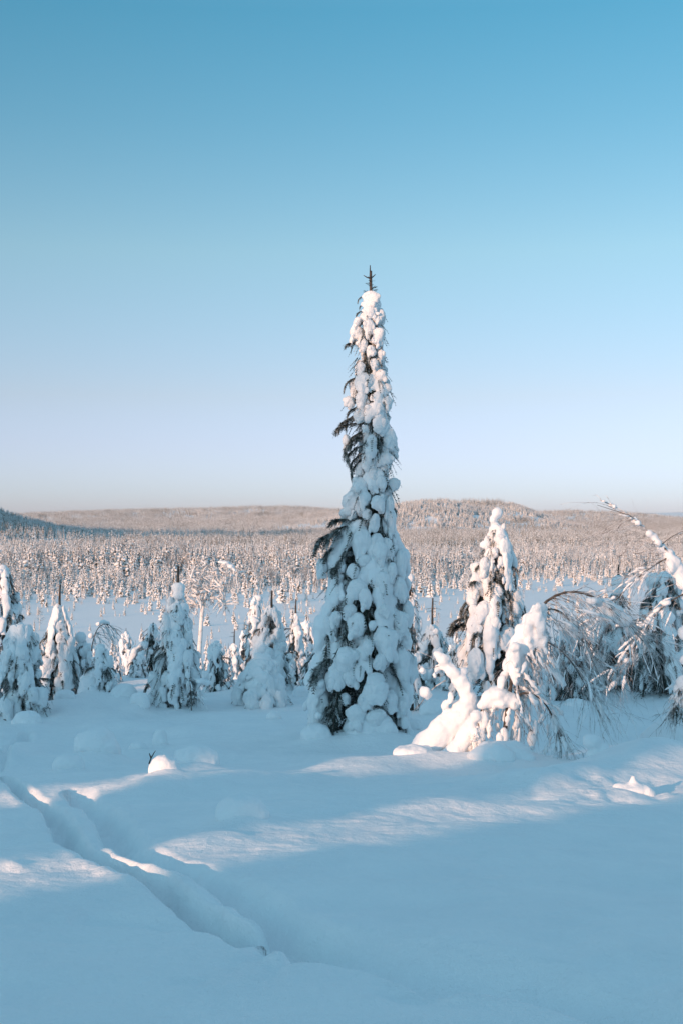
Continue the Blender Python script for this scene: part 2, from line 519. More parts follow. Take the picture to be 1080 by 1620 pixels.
def tube(pts, radii, k=6):
    pts = np.asarray(pts, float); n = len(pts)
    radii = np.broadcast_to(np.asarray(radii, float), (n,))
    tg = np.gradient(pts, axis=0)
    v = []
    for p, t, r in zip(pts, tg, radii):
        d, s, u = frame(t, (0.31, 0.17, 0.93))
        a = np.arange(k) / k * 2 * math.pi
        v.append(p + r * (np.cos(a)[:, None] * s + np.sin(a)[:, None] * u))
    v = np.vstack(v)
    i = np.arange(n - 1)[:, None] * k; j = np.arange(k)[None, :]; jn = (j + 1) % k
    f = np.stack([i + j, i + jn, i + k + jn, i + k + j], -1).reshape(-1, 4)
    c0, c1 = len(v), len(v) + 1
    v = np.vstack([v, pts[:1], pts[-1:]])
    a = np.arange(k)
    caps = np.vstack([np.stack([np.full(k, c0), (a + 1) % k, a], 1), np.stack([np.full(k, c1), (n - 1) * k + a, (n - 1) * k + (a + 1) % k], 1)])
    f = np.vstack([f[:, [0, 1, 2]], f[:, [0, 2, 3]], caps])
    return v, f

def spline(pts, n):
    p = smooth_path(np.asarray(pts, float), 3)
    s = np.concatenate([[0], np.cumsum(np.linalg.norm(np.diff(p, axis=0), axis=1))])
    t = np.linspace(0, s[-1], n)
    return np.stack([np.interp(t, s, p[:, k]) for k in range(p.shape[1])], 1)

def blob(g, c, r, rg, sub=2, ax=None, mi=0):
    """one irregular lump; r scalar or 3 radii along the axes of ax"""
    v, f = ico(sub)
    r = np.broadcast_to(np.asarray(r, float), (3,))
    q = v * (1 + 0.10 * noise3(*(v * 1.7 + rg.uniform(0, 50, 3)).T, 3))[:, None] * r
    if ax is not None: q = q @ np.asarray(ax)
    g.add(q + np.asarray(c), f, mi)

def needle_spray(g, p, d, L, rg, mi=0, n=9, w=0.10, nl=0.32):
    """a twig clothed in short needles, flat sided sprigs"""
    d, s, u = frame(d)
    t = np.linspace(0.06, 1, n)
    sag = -0.22 * L * t ** 2
    c = np.asarray(p) + d * (t * L)[:, None] + np.outer(sag, (0, 0, 1))
    v = []; f = []; k = 0
    for i in range(n):
        ln = nl * L * (1 - 0.55 * t[i]) * rg.uniform(0.75, 1.2)
        for sd in (-1, 1):
            roll = rg.uniform(-0.7, 0.7)
            sv = s * math.cos(roll) * sd + u * math.sin(roll)
            b = c[i]; tip = b + sv * ln * 0.8 + d * ln * 0.75
            wv = d * (w * L * 0.5)
            v += [b - wv, b + wv, tip]; f.append((k, k + 1, k + 2)); k += 3
    # the stem, two crossed slivers
    a, e = np.asarray(p), c[-1]
    for q in (s, u):
        v += [a - q * 0.025 * L, a + q * 0.025 * L, e]; f.append((k, k + 1, k + 2)); k += 3
    g.add(v, np.array(f), mi)

def bough_curve(droop, lift, n=14):
    t = np.linspace(0, 1, n)
    x = np.sin(t * math.pi / 2 * 0.96)
    z = lift * np.sin(t * math.pi * 0.8) - droop * t ** 1.7
    y = np.zeros(n)
    return np.stack([x, y, z], 1)

def snow_pad(seed, droop, lift, voxel, fat=1.0, t0=0.10, n=12, subs=16):
    rg = np.random.default_rng(seed)
    c = bough_curve(droop, lift, 30)
    tg = np.gradient(c, axis=0)
    g = Geo()
    for i in range(n):
        t = t0 + (1 - t0) * (i + 0.5) / n
        k = int(t * 29)
        d, s, u = frame(tg[k])
        if u[2] < 0 and u[0] < 0: u = -u
        r = fat * 0.135 * (0.62 + 0.65 * math.sin(math.pi * min(1, t * 0.9 + 0.1))) * rg.uniform(0.62, 1.28)
        p = c[k] + u * r * 0.55 + s * rg.uniform(-1, 1) * 0.11 * fat
        blob(g, p, (r * rg.uniform(1.0, 1.35), r * rg.uniform(0.9, 1.35), r * rg.uniform(0.75, 1.0)), rg, 2, np.array([d, s, u]))
    for i in range(subs):
        t = rg.uniform(t0, 1); k = int(t * 29)
        d, s, u = frame(tg[k])
        r = fat * rg.uniform(0.05, 0.095)
        p = c[k] + s * rg.choice([-1, 1]) * fat * rg.uniform(0.10, 0.26) + u * rg.uniform(0, 0.10) + np.array([0, 0, -rg.uniform(0, 0.10)])
        blob(g, p, (r * 1.25, r, r), rg, 1, np.array([d, s, u]))
    v, f = g.arr()
    return remeshed(v, f, voxel, 2, 0.026, 5.5, seed)

def bough_wood(seed, droop, lift, rich=64, frost=0.38, wood=True, spread=1.0):
    rg = np.random.default_rng(seed + 500)
    g = Geo()
    c = bough_curve(droop, lift, 12)
    if wood:
        v, f = tube(c, np.linspace(0.026, 0.006, 12), 4)
        g.add(v, f, 0)
    tg = np.gradient(c, axis=0)
    for i in range(rich):
        t = rg.uniform(0.12, 1.0); k = min(11, int(t * 11))
        p = c[k] + (c[min(11, k + 1)] - c[k]) * (t * 11 - k)
        d, s, u = frame(tg[k])
        sd = rg.choice([-1, 1])
        dr = d * rg.uniform(0.35, 0.9) + s * sd * rg.uniform(0.3, 1.0) * spread + np.array([0, 0, -rg.uniform(0.1 - 0.3 * (spread > 1), 0.8)])
        needle_spray(g, p, dr, rg.uniform(0.14, 0.28), rg, 2 if rg.random() < frost else 1, n=7, nl=0.26, w=0.13)
    for a in (-0.5, 0, 0.5):
        d, s, u = frame(tg[-1])
        needle_spray(g, c[-1] - d * 0.05, d + s * a, rg.uniform(0.2, 0.3), rg, 1, n=8)
    return g.mesh('bough', [M_BARK, M_NEEDLE, M_NEEDLE_F])

BOUGHS = []
for i in range(12):
    dr, li = [1.5, 1.15, 0.9, 1.8, 1.35, 1.0, 1.6, 0.75, 1.25, 2.0, 1.1, 1.4][i], [0.22, 0.2, 0.16, 0.24, 0.2, 0.12, 0.2, 0.1, 0.16, 0.26, 0.2, 0.18][i]
    v, f = snow_pad(100 + i, dr, li, 0.034, [1.2, 1.0, 1.1, 1.3, 1.15, 0.95, 1.2, 0.9, 1.35, 1.2, 1.05, 1.25][i])
    BOUGHS.append((bough_wood(i, dr, li), mesh('snow_load', v, f, M_SNOW), dr, (v, f)))
BARE = [bough_wood(50 + i, [0.30, 0.45, 0.18, 0.38][i], [0.04, 0.10, 0.0, 0.06][i], 120, [0.6, 0.7, 0.5, 0.7][i], spread=1.5) for i in range(4)]
# leaner snow loads for trees farther off, and dripping thin-needled boughs
LOADS = []
for i in range(8):
    dr, li = [1.5, 1.15, 0.9, 1.8, 1.35, 1.0, 1.6, 2.2][i], 0.18
    v, f = snow_pad(300 + i, dr, li, 0.068, [1.1, 0.9, 1.0, 1.2, 0.8, 0.9, 1.15, 1.0][i], n=9, subs=6)
    f = np.asarray(f)
    w = bough_wood(80 + i, dr, li, 15, 0.45)
    wv = np.empty(len(w.vertices) * 3); w.vertices.foreach_get('co', wv); wv = wv.reshape(-1, 3)
    wl = np.empty(len(w.loops), dtype=np.int32); w.loops.foreach_get('vertex_index', wl); wl = wl.reshape(-1, 3)
    wm = np.empty(len(w.polygons), dtype=np.int32); w.polygons.foreach_get('material_index', wm)
    LOADS.append(((v, f), (wv, wl, wm), dr))
    bpy.data.meshes.remove(w)

def lump_mesh(name, blobs, voxel, seed, wob=0.02, ws=5.0, smooth=4, m=None):
    """snow lump from [(centre, radii)], closed into one skin"""
    rg = np.random.default_rng(seed)
    g = Geo()
    for c, r in blobs: blob(g, c, r, rg, 2)
    v, f = g.arr()
    v, f = remeshed(v, f, voxel, smooth, wob, ws, seed)
    return mesh(name, v, f, m or M_SNOW)

# rounded clumps of caked snow
CLUMPS = []
for i in range(12):
    rg = np.random.default_rng(1200 + i)
    bl = [((0, 0, 0.12), (0.84, 0.74, 0.80)), ((rg.uniform(-.2, .2), 0, -0.25), (0.72, 0.66, 0.62))]
    for q in range(int(rg.integers(3, 6))):      # lobes that hang from the lower rim
        a = rg.uniform(0, 6.28); r = rg.uniform(0.24, 0.40)
        bl.append(((math.cos(a) * 0.55, math.sin(a) * 0.5, rg.uniform(-0.85, -0.45)), (r, r, r * rg.uniform(1.0, 1.6))))
    for q in range(int(rg.integers(2, 5))):
        a = rg.uniform(0, 6.28); r = rg.uniform(0.18, 0.36)
        bl.append(((math.cos(a) * 0.7, math.sin(a) * 0.6, rg.uniform(-0.3, 0.5)), (r, r, r)))
    CLUMPS.append(lump_mesh('snow_clump', bl, 0.065, 1300 + i, 0.06, 2.6, 5))
CLUMPS_LO = []
for i in range(6):      # the same for trees farther off
    rg = np.random.default_rng(1400 + i)
    g = Geo()
    for q in range(7):
        a = rg.uniform(0, 6.28); z = rg.uniform(-0.6, 0.6); r = rg.uniform(0.35, 0.6)
        blob(g, (math.cos(a) * 0.45, math.sin(a) * 0.4, z), (r, r, r * rg.uniform(0.8, 1.3)), rg, 2)
    v, f = remeshed(*g.arr(), 0.17, 2, 0.07, 2.2, i)
    CLUMPS_LO.append((v, np.asarray(f)))

# ------------------------------------------------------------------ spruces
def xf(v, sx, sy, sz, rz, p, tilt=0.0):
    c, s = math.cos(rz), math.sin(rz)
    q = v * (sx, sy, sz)
    if tilt:
        ct, st = math.cos(tilt), math.sin(tilt)
        q = np.stack([q[:, 0] * ct - q[:, 2] * st, q[:, 1], q[:, 0] * st + q[:, 2] * ct], 1)
    return np.stack([q[:, 0] * c - q[:, 1] * s, q[:, 0] * s + q[:, 1] * c, q[:, 2]], 1) + np.asarray(p)

def reach_of(prof, z):
    """prof rows (height, left, right) in metres"""
    p = np.asarray(prof)
    return float(np.interp(z, p[:, 0], p[:, 1])), float(np.interp(z, p[:, 0], p[:, 2]))

def axis_at(ax, z):
    a = np.asarray(ax)
    return np.array([np.interp(z, a[:, 0], a[:, 1]), np.interp(z, a[:, 0], a[:, 2])])

def spruce(label, loc, prof, axis, seed, step, per, split=True, bare=(), fat=0.74, snow_share=0.74, leader=None, top=None,
           trunk_r=0.09, inner=120, group=None, name='snowy_spruce', zlow=0.15, minw=0.42, skip=None, trunk_top=None, front_share=None, clumps=30):
    """a snow-loaded spruce: trunk, boughs (each with its snow load) and a tip.
    axis rows (height, x, y) bend the trunk; prof rows give the reach to the left and right at each height."""
    rg = np.random.default_rng(seed)
    root = empty(name, loc, label, 'spruce tree', group)
    H = prof[-1][0]
    hz = np.linspace(-0.4, trunk_top or H * 1.0, 14)
    pts = np.stack([np.interp(hz, [a[0] for a in axis], [a[1] for a in axis]), np.interp(hz, [a[0] for a in axis], [a[2] for a in axis]), hz], 1)
    v, f = tube(pts, np.linspace(trunk_r, trunk_r * 0.16, 14), 8)
    link('trunk', mesh('trunk', v, f, M_BARK), root)
    gs, gn = Geo(), Geo()
    def put(z, phi, r, kind, wscale=None):
        a = axis_at(axis, z)
        i = int(rg.integers(0, len(BOUGHS) if split else len(LOADS)))
        lenx = max(0.10, r / 1.12 - 0.02)
        w = wscale or max(minw, min(1.15, 0.35 + 0.75 * r)) * fat * rg.uniform(0.85, 1.15)
        tl = rg.uniform(-0.15, 0.12)
        flip = rg.choice([-1, 1])
        hgt = max(0.30, min(1.0, 0.45 + 0.6 * r)) * rg.uniform(0.85, 1.15) * (0.6 if z > 0.86 * H else 1)
        if kind == 'bare':
            me = BARE[int(rg.integers(0, 4))]
            o = link('bough', me, root)
            o.location = (a[0], a[1], z); o.rotation_euler = (0, rg.uniform(-0.15, 0.2), phi)
            k = r / 0.95
            o.scale = (k, k * flip, k)
            return
        if split:
            wood, load, dr, _ = BOUGHS[i]
            zz = min(z + dr * hgt * 0.55, H - 0.10)
            o = link('bough', wood, root)
            o.location = (a[0], a[1], zz); o.rotation_euler = (0, -tl, phi)
            o.scale = (lenx, w * flip, hgt)
            if rg.random() < (front_share if front_share is not None and 3.5 < phi % 6.283 < 5.93 else snow_share):
                s = link('snow_load', load, o)
        else:
            (lv, lf), (wv, wf, wm), dr = LOADS[i]
            zz = min(z + dr * hgt * 0.55, H - 0.08)
            if rg.random() < snow_share:
                gs.add(xf(lv, lenx, w * flip, hgt, phi, (a[0], a[1], zz), tl), lf, 0)
            q = xf(wv, lenx, w * flip, hgt, phi, (a[0], a[1], zz), tl)
            gn.add(q, wf, 0); gn.m[-1] = wm.copy()
    z = zlow
    lev = 0
    while z < H * 0.985:
        rl, rr = reach_of(prof, z)
        n = per if z < H * 0.8 else max(3, per - 1)
        ph0 = rg.uniform(0, 6.28)
        for k in range(n):
            phi = ph0 + (k + rg.uniform(-0.3, 0.3)) * 2 * math.pi / n
            cx = math.cos(phi)
            side = rr if cx > 0 else rl
            r = (abs(cx) * side + (1 - abs(cx)) * 0.5 * (rl + rr)) * rg.uniform(0.72, 1.12)
            zz = z + rg.uniform(-0.4, 0.4) * step
            kind = 'snow'
            for z0, z1, a0, a1 in bare:
                if z0 < zz < z1 and a0 < (phi % (2 * math.pi)) < a1: kind = 'none'
            if skip and skip(zz, phi % (2 * math.pi)): kind = 'none'
            if kind == 'snow': put(zz, phi, r, kind)
        z += step * (1 - 0.30 * z / H)
        lev += 1
    for q in range(clumps):
        z = H * (1 - rg.uniform(0, 1) ** 0.75) * 0.97 + 0.03
        rl, rr = reach_of(prof, z); phi = rg.uniform(0, 6.28); a = axis_at(axis, z)
        rm = (rr if math.cos(phi) > 0 else rl) * abs(math.cos(phi)) + 0.5 * (rl + rr) * (1 - abs(math.cos(phi)))
        rad = rg.uniform(0.20, 0.46) * max(0.22, min(0.6, 0.22 + 0.45 * rm))
        p = (a[0] + math.cos(phi) * rm * 0.86, a[1] + math.sin(phi) * rm * 0.86, z)
        sc3 = (rad * rg.uniform(0.75, 1.05), rad * rg.uniform(0.8, 1.1), rad * rg.uniform(0.95, 1.7))
        if split:
            o = link('snow_clump', CLUMPS[int(rg.integers(0, 12))], root)
            o.location = p; o.scale = sc3; o.rotation_euler = (rg.normal(0, 0.12), rg.normal(0, 0.15), phi)
        else:
            cv, cf = CLUMPS_LO[int(rg.integers(0, 6))]
            gs.add(xf(cv, *sc3, phi, p), cf, 0)
    # needles close to the stem, seen in the gaps between the loads
    gi = Geo()
    for k in range(int(inner * 1.6)):
        zz = rg.uniform(0.02, 0.97) * H
        rl, rr = reach_of(prof, zz)
        phi = rg.uniform(0, 6.28)
        a = axis_at(axis, zz)
        q = rg.uniform(0.05, 0.55) * 0.5 * (rl + rr)
        needle_spray(gi, (a[0] + q * math.cos(phi), a[1] + q * math.sin(phi), zz), (math.cos(phi), math.sin(phi), -rg.uniform(0.2, 1.2)), min(0.30, max(0.10, 0.5 * (rl + rr) * rg.uniform(0.3, 0.6))), rg, 0 if rg.random() < 0.75 else 1, n=8, nl=0.24, w=0.13)
    for k in range(int(inner * (0.5 if inner > 500 else 1.1))):       # frosted sprigs hanging out between the clumps
        zz = rg.uniform(0.03, 0.97) * H
        rl, rr = reach_of(prof, zz); phi = rg.uniform(0, 6.28); a = axis_at(axis, zz)
        rm = (rr if math.cos(phi) > 0 else rl) * abs(math.cos(phi)) + 0.5 * (rl + rr) * (1 - abs(math.cos(phi)))
        q = rg.uniform(0.55, 0.98) * rm
        needle_spray(gi, (a[0] + q * math.cos(phi), a[1] + q * math.sin(phi), zz), (math.cos(phi) * 0.8, math.sin(phi) * 0.8, -rg.uniform(0.5, 1.6)), rg.uniform(0.14, 0.30) * min(1, 0.55 + rm), rg, 1 if rg.random() < 0.55 else 0, n=8, nl=0.24, w=0.13)
    if split:
        link('inner_twigs', gi.mesh('inner_twigs', [M_NEEDLE, M_NEEDLE_F]), root)
    else:
        v, f = gi.arr(); gn.add(v, f, 1)
        link('crown', gn.mesh('crown', [M_BARK, M_NEEDLE, M_NEEDLE_F]), root)
        link('snow_load', gs.mesh('snow_load', [M_SNOW]), root)
    return root, put, rg

def bare_bough(root, z, phi, L, i, axis, tilt=0.0, snowed=None):
    a = axis_at(axis, z)
    o = link('bough', BARE[i % 4], root)
    o.location = (a[0], a[1], z); o.rotation_euler = (0, tilt, phi)
    o.scale = (L, L * 0.8, L)
    return o

# --- the tall candle spruce in the middle
D0 = 21.5
PX = D0 / FPX
HB = at(575, 1166, D0)
def hero_z(py): return (1166 - py) * PX
SIL = [(1160, 470, 640), (1130, 482, 648), (1080, 490, 660), (1020, 500, 660), (960, 508, 655), (900, 510, 641), (860, 530, 630), (820, 540, 628),
       (775, 548, 632), (745, 560, 626), (720, 553, 632), (700, 548, 626), (660, 545, 620), (630, 552, 621), (600, 558, 618), (570, 562, 610),
       (545, 556, 609), (525, 555, 608), (500, 568, 606), (480, 570, 606), (462, 573, 602)]
def hero_axis_px(py): return float(np.interp(py, [440, 560, 760, 960, 1166], [586, 587, 592, 582, 574]))
h_axis = [(hero_z(p), (hero_axis_px(p) - 575) * PX, 0.0) for p in (1240, 1166, 960, 760, 560, 440)]
h_prof = [(hero_z(p), max(0.10, (hero_axis_px(p) - l) * PX * 0.93), max(0.10, (r - hero_axis_px(p)) * PX * 0.93)) for p, l, r in SIL]
hero, hput, hrg = spruce('tall slender spruce at the centre thickly caked in snow with a bare spiky tip', HB, h_prof, h_axis, 5, 0.32, 5,
                         bare=[(hero_z(860), hero_z(815), 2.2, 4.0), (hero_z(720), hero_z(632), 2.3, 4.0)], trunk_r=0.13, inner=900, fat=0.9, snow_share=0.84, front_share=0.30, clumps=24, zlow=0.05, trunk_top=hero_z(428))
for py, L, i, tl in ((845, 0.92, 0, -0.10), (838, 0.8, 1, -0.15), (852, 0.85, 3, 0.1), (832, 0.7, 2, -0.3), (862, 0.75, 1, 0.2), (655, 0.58, 0, 0.1), (668, 0.6, 2, 0.0), (690, 0.58, 1, 0.15), (648, 0.5, 3, 0.2), (700, 0.55, 0, 0.25), (675, 0.5, 2, 0.35), (720, 0.5, 1, 0.4),
                     (712, 0.48, 3, 0.3), (680, 0.5, 0, 0.25), (642, 0.42, 3, 0.0), (598, 0.45, 1, -0.05), (543, 0.42, 2, -0.1), (490, 0.25, 0, 0.05), (468, 0.22, 1, 0.0), (478, 0.2, 3, 0.1), (780, 0.48, 2, 0.5),
                     (945, 0.75, 0, 0.0), (1040, 0.95, 1, -0.1), (1050, 0.9, 2, 0.2), (930, 0.7, 3, 0.3), (1075, 0.8, 0, 0.4), (1120, 0.7, 1, 0.5), (1010, 0.8, 2, 0.35), (905, 0.6, 1, 0.4), (870, 0.75, 2, 0.25), (1095, 0.85, 3, 0.2), (1140, 0.75, 0, 0.3), (975, 0.75, 1, 0.3)):
    phi = math.pi + hrg.uniform(-0.35, 0.5)
    if py == 780: phi = 0.2
    bare_bough(hero, hero_z(py), phi, L, i, h_axis, tl)
for q in range(10):        # the loaded lowest boughs that flare out to the left
    hput(hrg.uniform(0.10, 1.3), math.pi + hrg.uniform(-0.7, 0.7), hrg.uniform(0.85, 1.08), 'snow')
HC = [(591, 475, 12.5, 11), (584, 497, 12, 12), (600, 501, 8, 14), (564, 528, 12.5, 14), (583, 519, 10, 14), (598, 535, 11, 15), (573, 547, 10, 10), (586, 558, 8, 10), (602, 564, 7, 11), (591, 578, 8, 9), (570, 583, 8, 10),
      (602, 596, 10, 10), (575, 607, 17, 17), (611, 617, 9, 10), (612, 640, 10, 13), (551, 636, 10, 10), (573, 639, 11, 10), (587, 653, 14, 14), (568, 661, 12, 10), (604, 671, 8, 10), (598, 650, 8, 11), (577, 680, 6, 6), (598, 682, 10, 8),
      (548, 700, 8, 13), (587, 700, 9, 11), (614, 700, 11, 12), (623, 714, 8, 11), (586, 717, 11, 12), (609, 728, 13, 12), (582, 735, 9, 11), (569, 744, 8, 13), (590, 750, 9, 9), (602, 764, 10, 12), (622, 767, 12, 11), (569, 769, 15, 14),
      (586, 766, 7, 8), (558, 794, 20, 18), (576, 789, 11, 14), (597, 797, 12, 14), (545, 813, 10, 9), (579, 814, 10, 10), (615, 803, 8, 19), (591, 828, 9, 17), (618, 828, 8, 21), (570, 842, 12, 11),
      (572, 861, 18, 27), (576, 886, 12, 11), (595, 858, 12, 16), (612, 868, 8, 18), (632, 891, 11, 24), (604, 919, 14, 19), (618, 905, 9, 18), (557, 902, 12, 13), (564, 930, 18, 19), (576, 944, 12, 18), (509, 899, 10, 17), (534, 916, 12, 12), (632, 930, 12, 21),
      (562, 985, 18, 22), (552, 962, 12, 12), (607, 963, 11, 12), (608, 1012, 21, 29), (600, 1040, 12, 16), (580, 1019, 11, 15), (632, 985, 14, 22), (523, 991, 12, 21), (545, 1040, 22, 24), (532, 1062, 16, 20), (553, 1064, 13, 18), (645, 972, 10, 24), (634, 1044, 15, 26), (651, 1052, 10, 22),
      (593, 1085, 24, 21), (615, 1102, 17, 19), (578, 1100, 15, 15), (562, 1121, 17, 19), (634, 1113, 11, 17), (501, 1127, 13, 26), (509, 1094, 11, 16), (522, 1072, 10, 16), (496, 1150, 11, 14), (592, 1125, 20, 16), (545, 1098, 10, 10)]
hr = np.random.default_rng(17)
for n, (px, py, rx, ry) in enumerate(HC):
    z = hero_z(py); a = axis_at(h_axis, z); rl, rr = reach_of(h_prof, z)
    x = (px - 575) * PX
    Rm = max(0.14, 0.5 * (rl + rr)) * 0.92
    dx = max(-0.97, min(0.97, (x - a[0]) / Rm))
    dep = -Rm * math.sqrt(1 - dx * dx) * hr.uniform(0.80, 1.0)
    o = link('snow_clump', CLUMPS[int(hr.integers(0, 12))], hero)
    o.location = (x * (D0 + dep) / D0, dep, z)
    k = (D0 + dep) / D0
    o.scale = (rx * PX * 1.08 * k, (rx + ry) * 0.46 * PX, ry * PX * 1.08 * k)
    o.rotation_euler = (hr.normal(0, 0.12), hr.normal(0, 0.15), hr.choice([0, math.pi]) + hr.normal(0, 0.3))
# spiky leader above the snow
g = Geo()
lx = lambda py: np.array([(hero_axis_px(py) - 575 - (0 if py > 445 else 1)) * PX, 0, hero_z(py)])
v, f = tube([lx(470), lx(440), lx(419)], [0.022, 0.016, 0.007], 5); g.add(v, f, 0)
for sx, sz, dy in ((-0.115, 0.055, 0.0), (0.09, 0.075, 0.02), (0.02, 0.06, -0.09), (-0.03, 0.05, 0.10)):
    b = lx(440); e = b + np.array([sx, dy, sz])
    v, f = tube([b, (b + e) / 2 + (0, 0, -0.008), e], [0.012, 0.010, 0.005], 4); g.add(v, f, 0)
for k in range(16):
    b = lx(442 + k * 1.5); a = hrg.uniform(0, 6.28)
    needle_spray(g, b, (math.cos(a), math.sin(a), 0.5), 0.08 + 0.003 * k, hrg, 1, n=5, w=0.2, nl=0.5)
for k in range(26):
    t = hrg.uniform(0, 1); b = lx(440) * (1 - t) + lx(421) * t; a = hrg.uniform(0, 6.28)
    v_ = b + np.array([math.cos(a) * 0.022, math.sin(a) * 0.022, 0.022])
    w_ = np.array([-math.sin(a), math.cos(a), 0]) * 0.004
    g.add([b - w_, b + w_, v_], np.array([[0, 1, 2]]), 1)
link('leader_shoot', g.mesh('leader_shoot', [M_BARK, M_NEEDLE]), hero)

# --- the other spruces of the front row
def px_tree(label, axis_px, base_y, sil, d, seed, split, step, per=5, dead=None, ball=None, group=None, bare_side=5, **kw):
    """sil rows (photo row, left, right); dead = (x, y0, y1, r) a bare tip; ball = [(x, y, rx, ry)] lumps that crown it"""
    k = d / FPX
    ax = float(axis_px)
    base = at(ax, base_y, d)
    base.z = min(base.z, gz(base.x, base.y) + 0.02) if kw.pop('seat', True) else base.z
    by = HZ - (base.z - EYE) / k
    zz = lambda py: (by - py) * k
    prof = [(zz(p), max(0.05, (ax - l) * k * 0.99), max(0.05, (r - ax) * k * 0.99)) for p, l, r in sorted(sil, reverse=True)]
    H = prof[-1][0]
    axis = [(-1, 0, 0), (H * 0.5, kw.pop('lean', 0.0), 0), (H + 1, 0, 0)]
    kw['inner'] = int(kw.get('inner', 90) * 1.15)
    kw.setdefault('clumps', 34 if split else 22)
    root, put, rg = spruce(label, base, prof, axis, seed, step * (1.30 if split else 1.15), max(4, per - 1), split=split, group=group, **kw)
    if dead:
        x, y0, y1, r = dead
        g = Geo()
        v, f = tube([((x - ax) * k, 0, zz(y1)), ((x - ax) * k, 0, (zz(y0) + zz(y1)) / 2), ((x - ax) * k + 0.01, 0, zz(y0))], [r, r * 0.85, r * 0.6], 6)
        g.add(v, f, 0)
        for q in range(5):
            z = zz(y1) + (zz(y0) - zz(y1)) * rg.uniform(0.2, 0.9); a = rg.uniform(0, 6.28)
            needle_spray(g, ((x - ax) * k, 0, z), (math.cos(a), math.sin(a), 0.1), rg.uniform(0.1, 0.22), rg, 1, n=6)
        link('bare_tip', g.mesh('bare_tip', [M_BARK, M_NEEDLE]), root)
    if ball:
        bl = [(((x - ax) * k, -0.02 * (i % 2), zz(y)), (rx * k, (rx + ry) * 0.45 * k, ry * k)) for i, (x, y, rx, ry) in enumerate(ball)]
        link('snow_cap', lump_mesh('snow_cap', bl, 0.03, seed + 3, 0.02, 5), root)
    for q in range(bare_side):
        z = H * rg.uniform(0.25, 0.85)
        rl, rr = reach_of(prof, z)
        phi = math.pi + rg.uniform(-0.9, 0.6) if rg.random() < 0.7 else rg.uniform(-0.8, 0.8)
        bare_bough(root, z, phi, max(0.3, 1.05 * (rl if math.cos(phi) < 0 else rr) / 0.9), q, axis, rg.uniform(-0.25, 0.25))
    return root

def D(y): return dist_at(y)

px_tree('snowy spruce with a snow ball top, behind and left of the bent birch', 783, 1100,
        [(1095, 708, 842), (1060, 708, 840), (1000, 722, 828), (950, 732, 822), (900, 750, 812), (870, 764, 808), (845, 774, 804), (828, 776, 798)], 27.5, 21, True, 0.31, 5,
        ball=[(786, 812, 9, 9), (779, 822, 7, 7), (784, 834, 9, 8), (796, 855, 9, 16), (801, 875, 9, 14), (785, 870, 9, 16), (790, 900, 10, 18), (768, 862, 10, 9)], bare_side=13, inner=320, trunk_r=0.08, snow_share=0.75, fat=0.68)
px_tree('broad snowy spruce with a square snow block and dark bare tip, left of centre', 281, 1122,
        [(1120, 236, 318), (1080, 238, 318), (1040, 246, 312), (1000, 253, 305), (965, 264, 298), (945, 270, 294)], D(1122), 22, True, 0.29, 5,
        dead=(282, 896, 930, 0.035), ball=[(283, 930, 11, 9), (283, 941, 10, 9), (275, 962, 11, 12), (290, 965, 10, 13)], inner=130, trunk_r=0.07)
px_tree('snowy spruce near the left edge with a drooping needle umbrella over its snow cap', 36, 1136,
        [(1134, -14, 84), (1100, -12, 80), (1060, 2, 66), (1035, 8, 60), (1010, 14, 58), (995, 22, 52)], D(1136), 23, True, 0.30, 5,
        ball=[(36, 1000, 17, 10), (29, 1003, 13, 9), (43, 1004, 10, 8)], inner=150, trunk_r=0.07, bare_side=4)
px_tree('snowy spruce with dark needled left side and pole tip, right of the umbrella-capped one', 95, 1118,
        [(1116, 58, 128), (1080, 60, 124), (1040, 66, 120), (1005, 72, 114), (980, 84, 106), (966, 88, 102)], D(1118), 24, True, 0.29, 5,
        dead=(95, 925, 968, 0.030), ball=[(93, 965, 8, 12), (97, 980, 9, 10)], bare_side=14, inner=140, trunk_r=0.06, snow_share=0.85)
px_tree('low domed spruce draped in smooth snow like a cloak, left of the tall centre spruce', 417, 1117,
        [(1116, 362, 462), (1095, 374, 452), (1070, 390, 440), (1050, 402, 434)], D(1117), 25, True, 0.24, 5,
        ball=[(416, 1044, 16, 10), (408, 1055, 17, 12), (424, 1058, 15, 14), (398, 1075, 18, 16), (436, 1080, 16, 18), (385, 1096, 16, 14)], inner=90, trunk_r=0.05, fat=1.2)
px_tree('shaded snowy spruce with a dark spike tip rising behind the low domed spruce', 428, 1104,
        [(1102, 384, 470), (1060, 392, 462), (1020, 402, 452), (985, 412, 444), (962, 418, 438)], 30, 26, True, 0.30, 5,
        dead=(430, 934, 966, 0.03), inner=130, trunk_r=0.06, bare_side=6)

px_tree('tall dim spruce cut by the left edge of the picture', 8, 1128, [(1128, -60, 44), (1050, -50, 40), (980, -40, 34), (930, -26, 26), (900, -14, 14)], 31, 31, False, 0.30, 5, bare_side=8, inner=220, snow_share=0.85,
        ball=[(4, 905, 9, 12), (8, 935, 10, 10)])
px_tree('slim sunlit spruce with a round snow ball for a top at the left', 131, 1112, [(1110, 112, 154), (1060, 112, 150), (1030, 118, 144), (1015, 122, 138)], 28, 32, False, 0.30, 4,
        ball=[(128, 1008, 10, 9), (134, 1030, 10, 9), (133, 1050, 9, 10)], inner=70)
px_tree('sunlit frosty spruce leaning out from behind the broad spruce, on its left', 243, 1092, [(1090, 196, 270), (1060, 206, 268), (1030, 218, 262), (1000, 232, 254), (985, 238, 248)], 35, 33, False, 0.36, 4, bare_side=8, inner=110)
px_tree('sunlit knobbly spruce beside the shaded spike-tipped spruce', 405, 1088, [(1086, 378, 434), (1050, 382, 430), (1000, 388, 424), (965, 394, 418), (945, 400, 412)], 37, 34, False, 0.34, 5, inner=90, snow_share=0.85,
        ball=[(408, 946, 8, 6)])
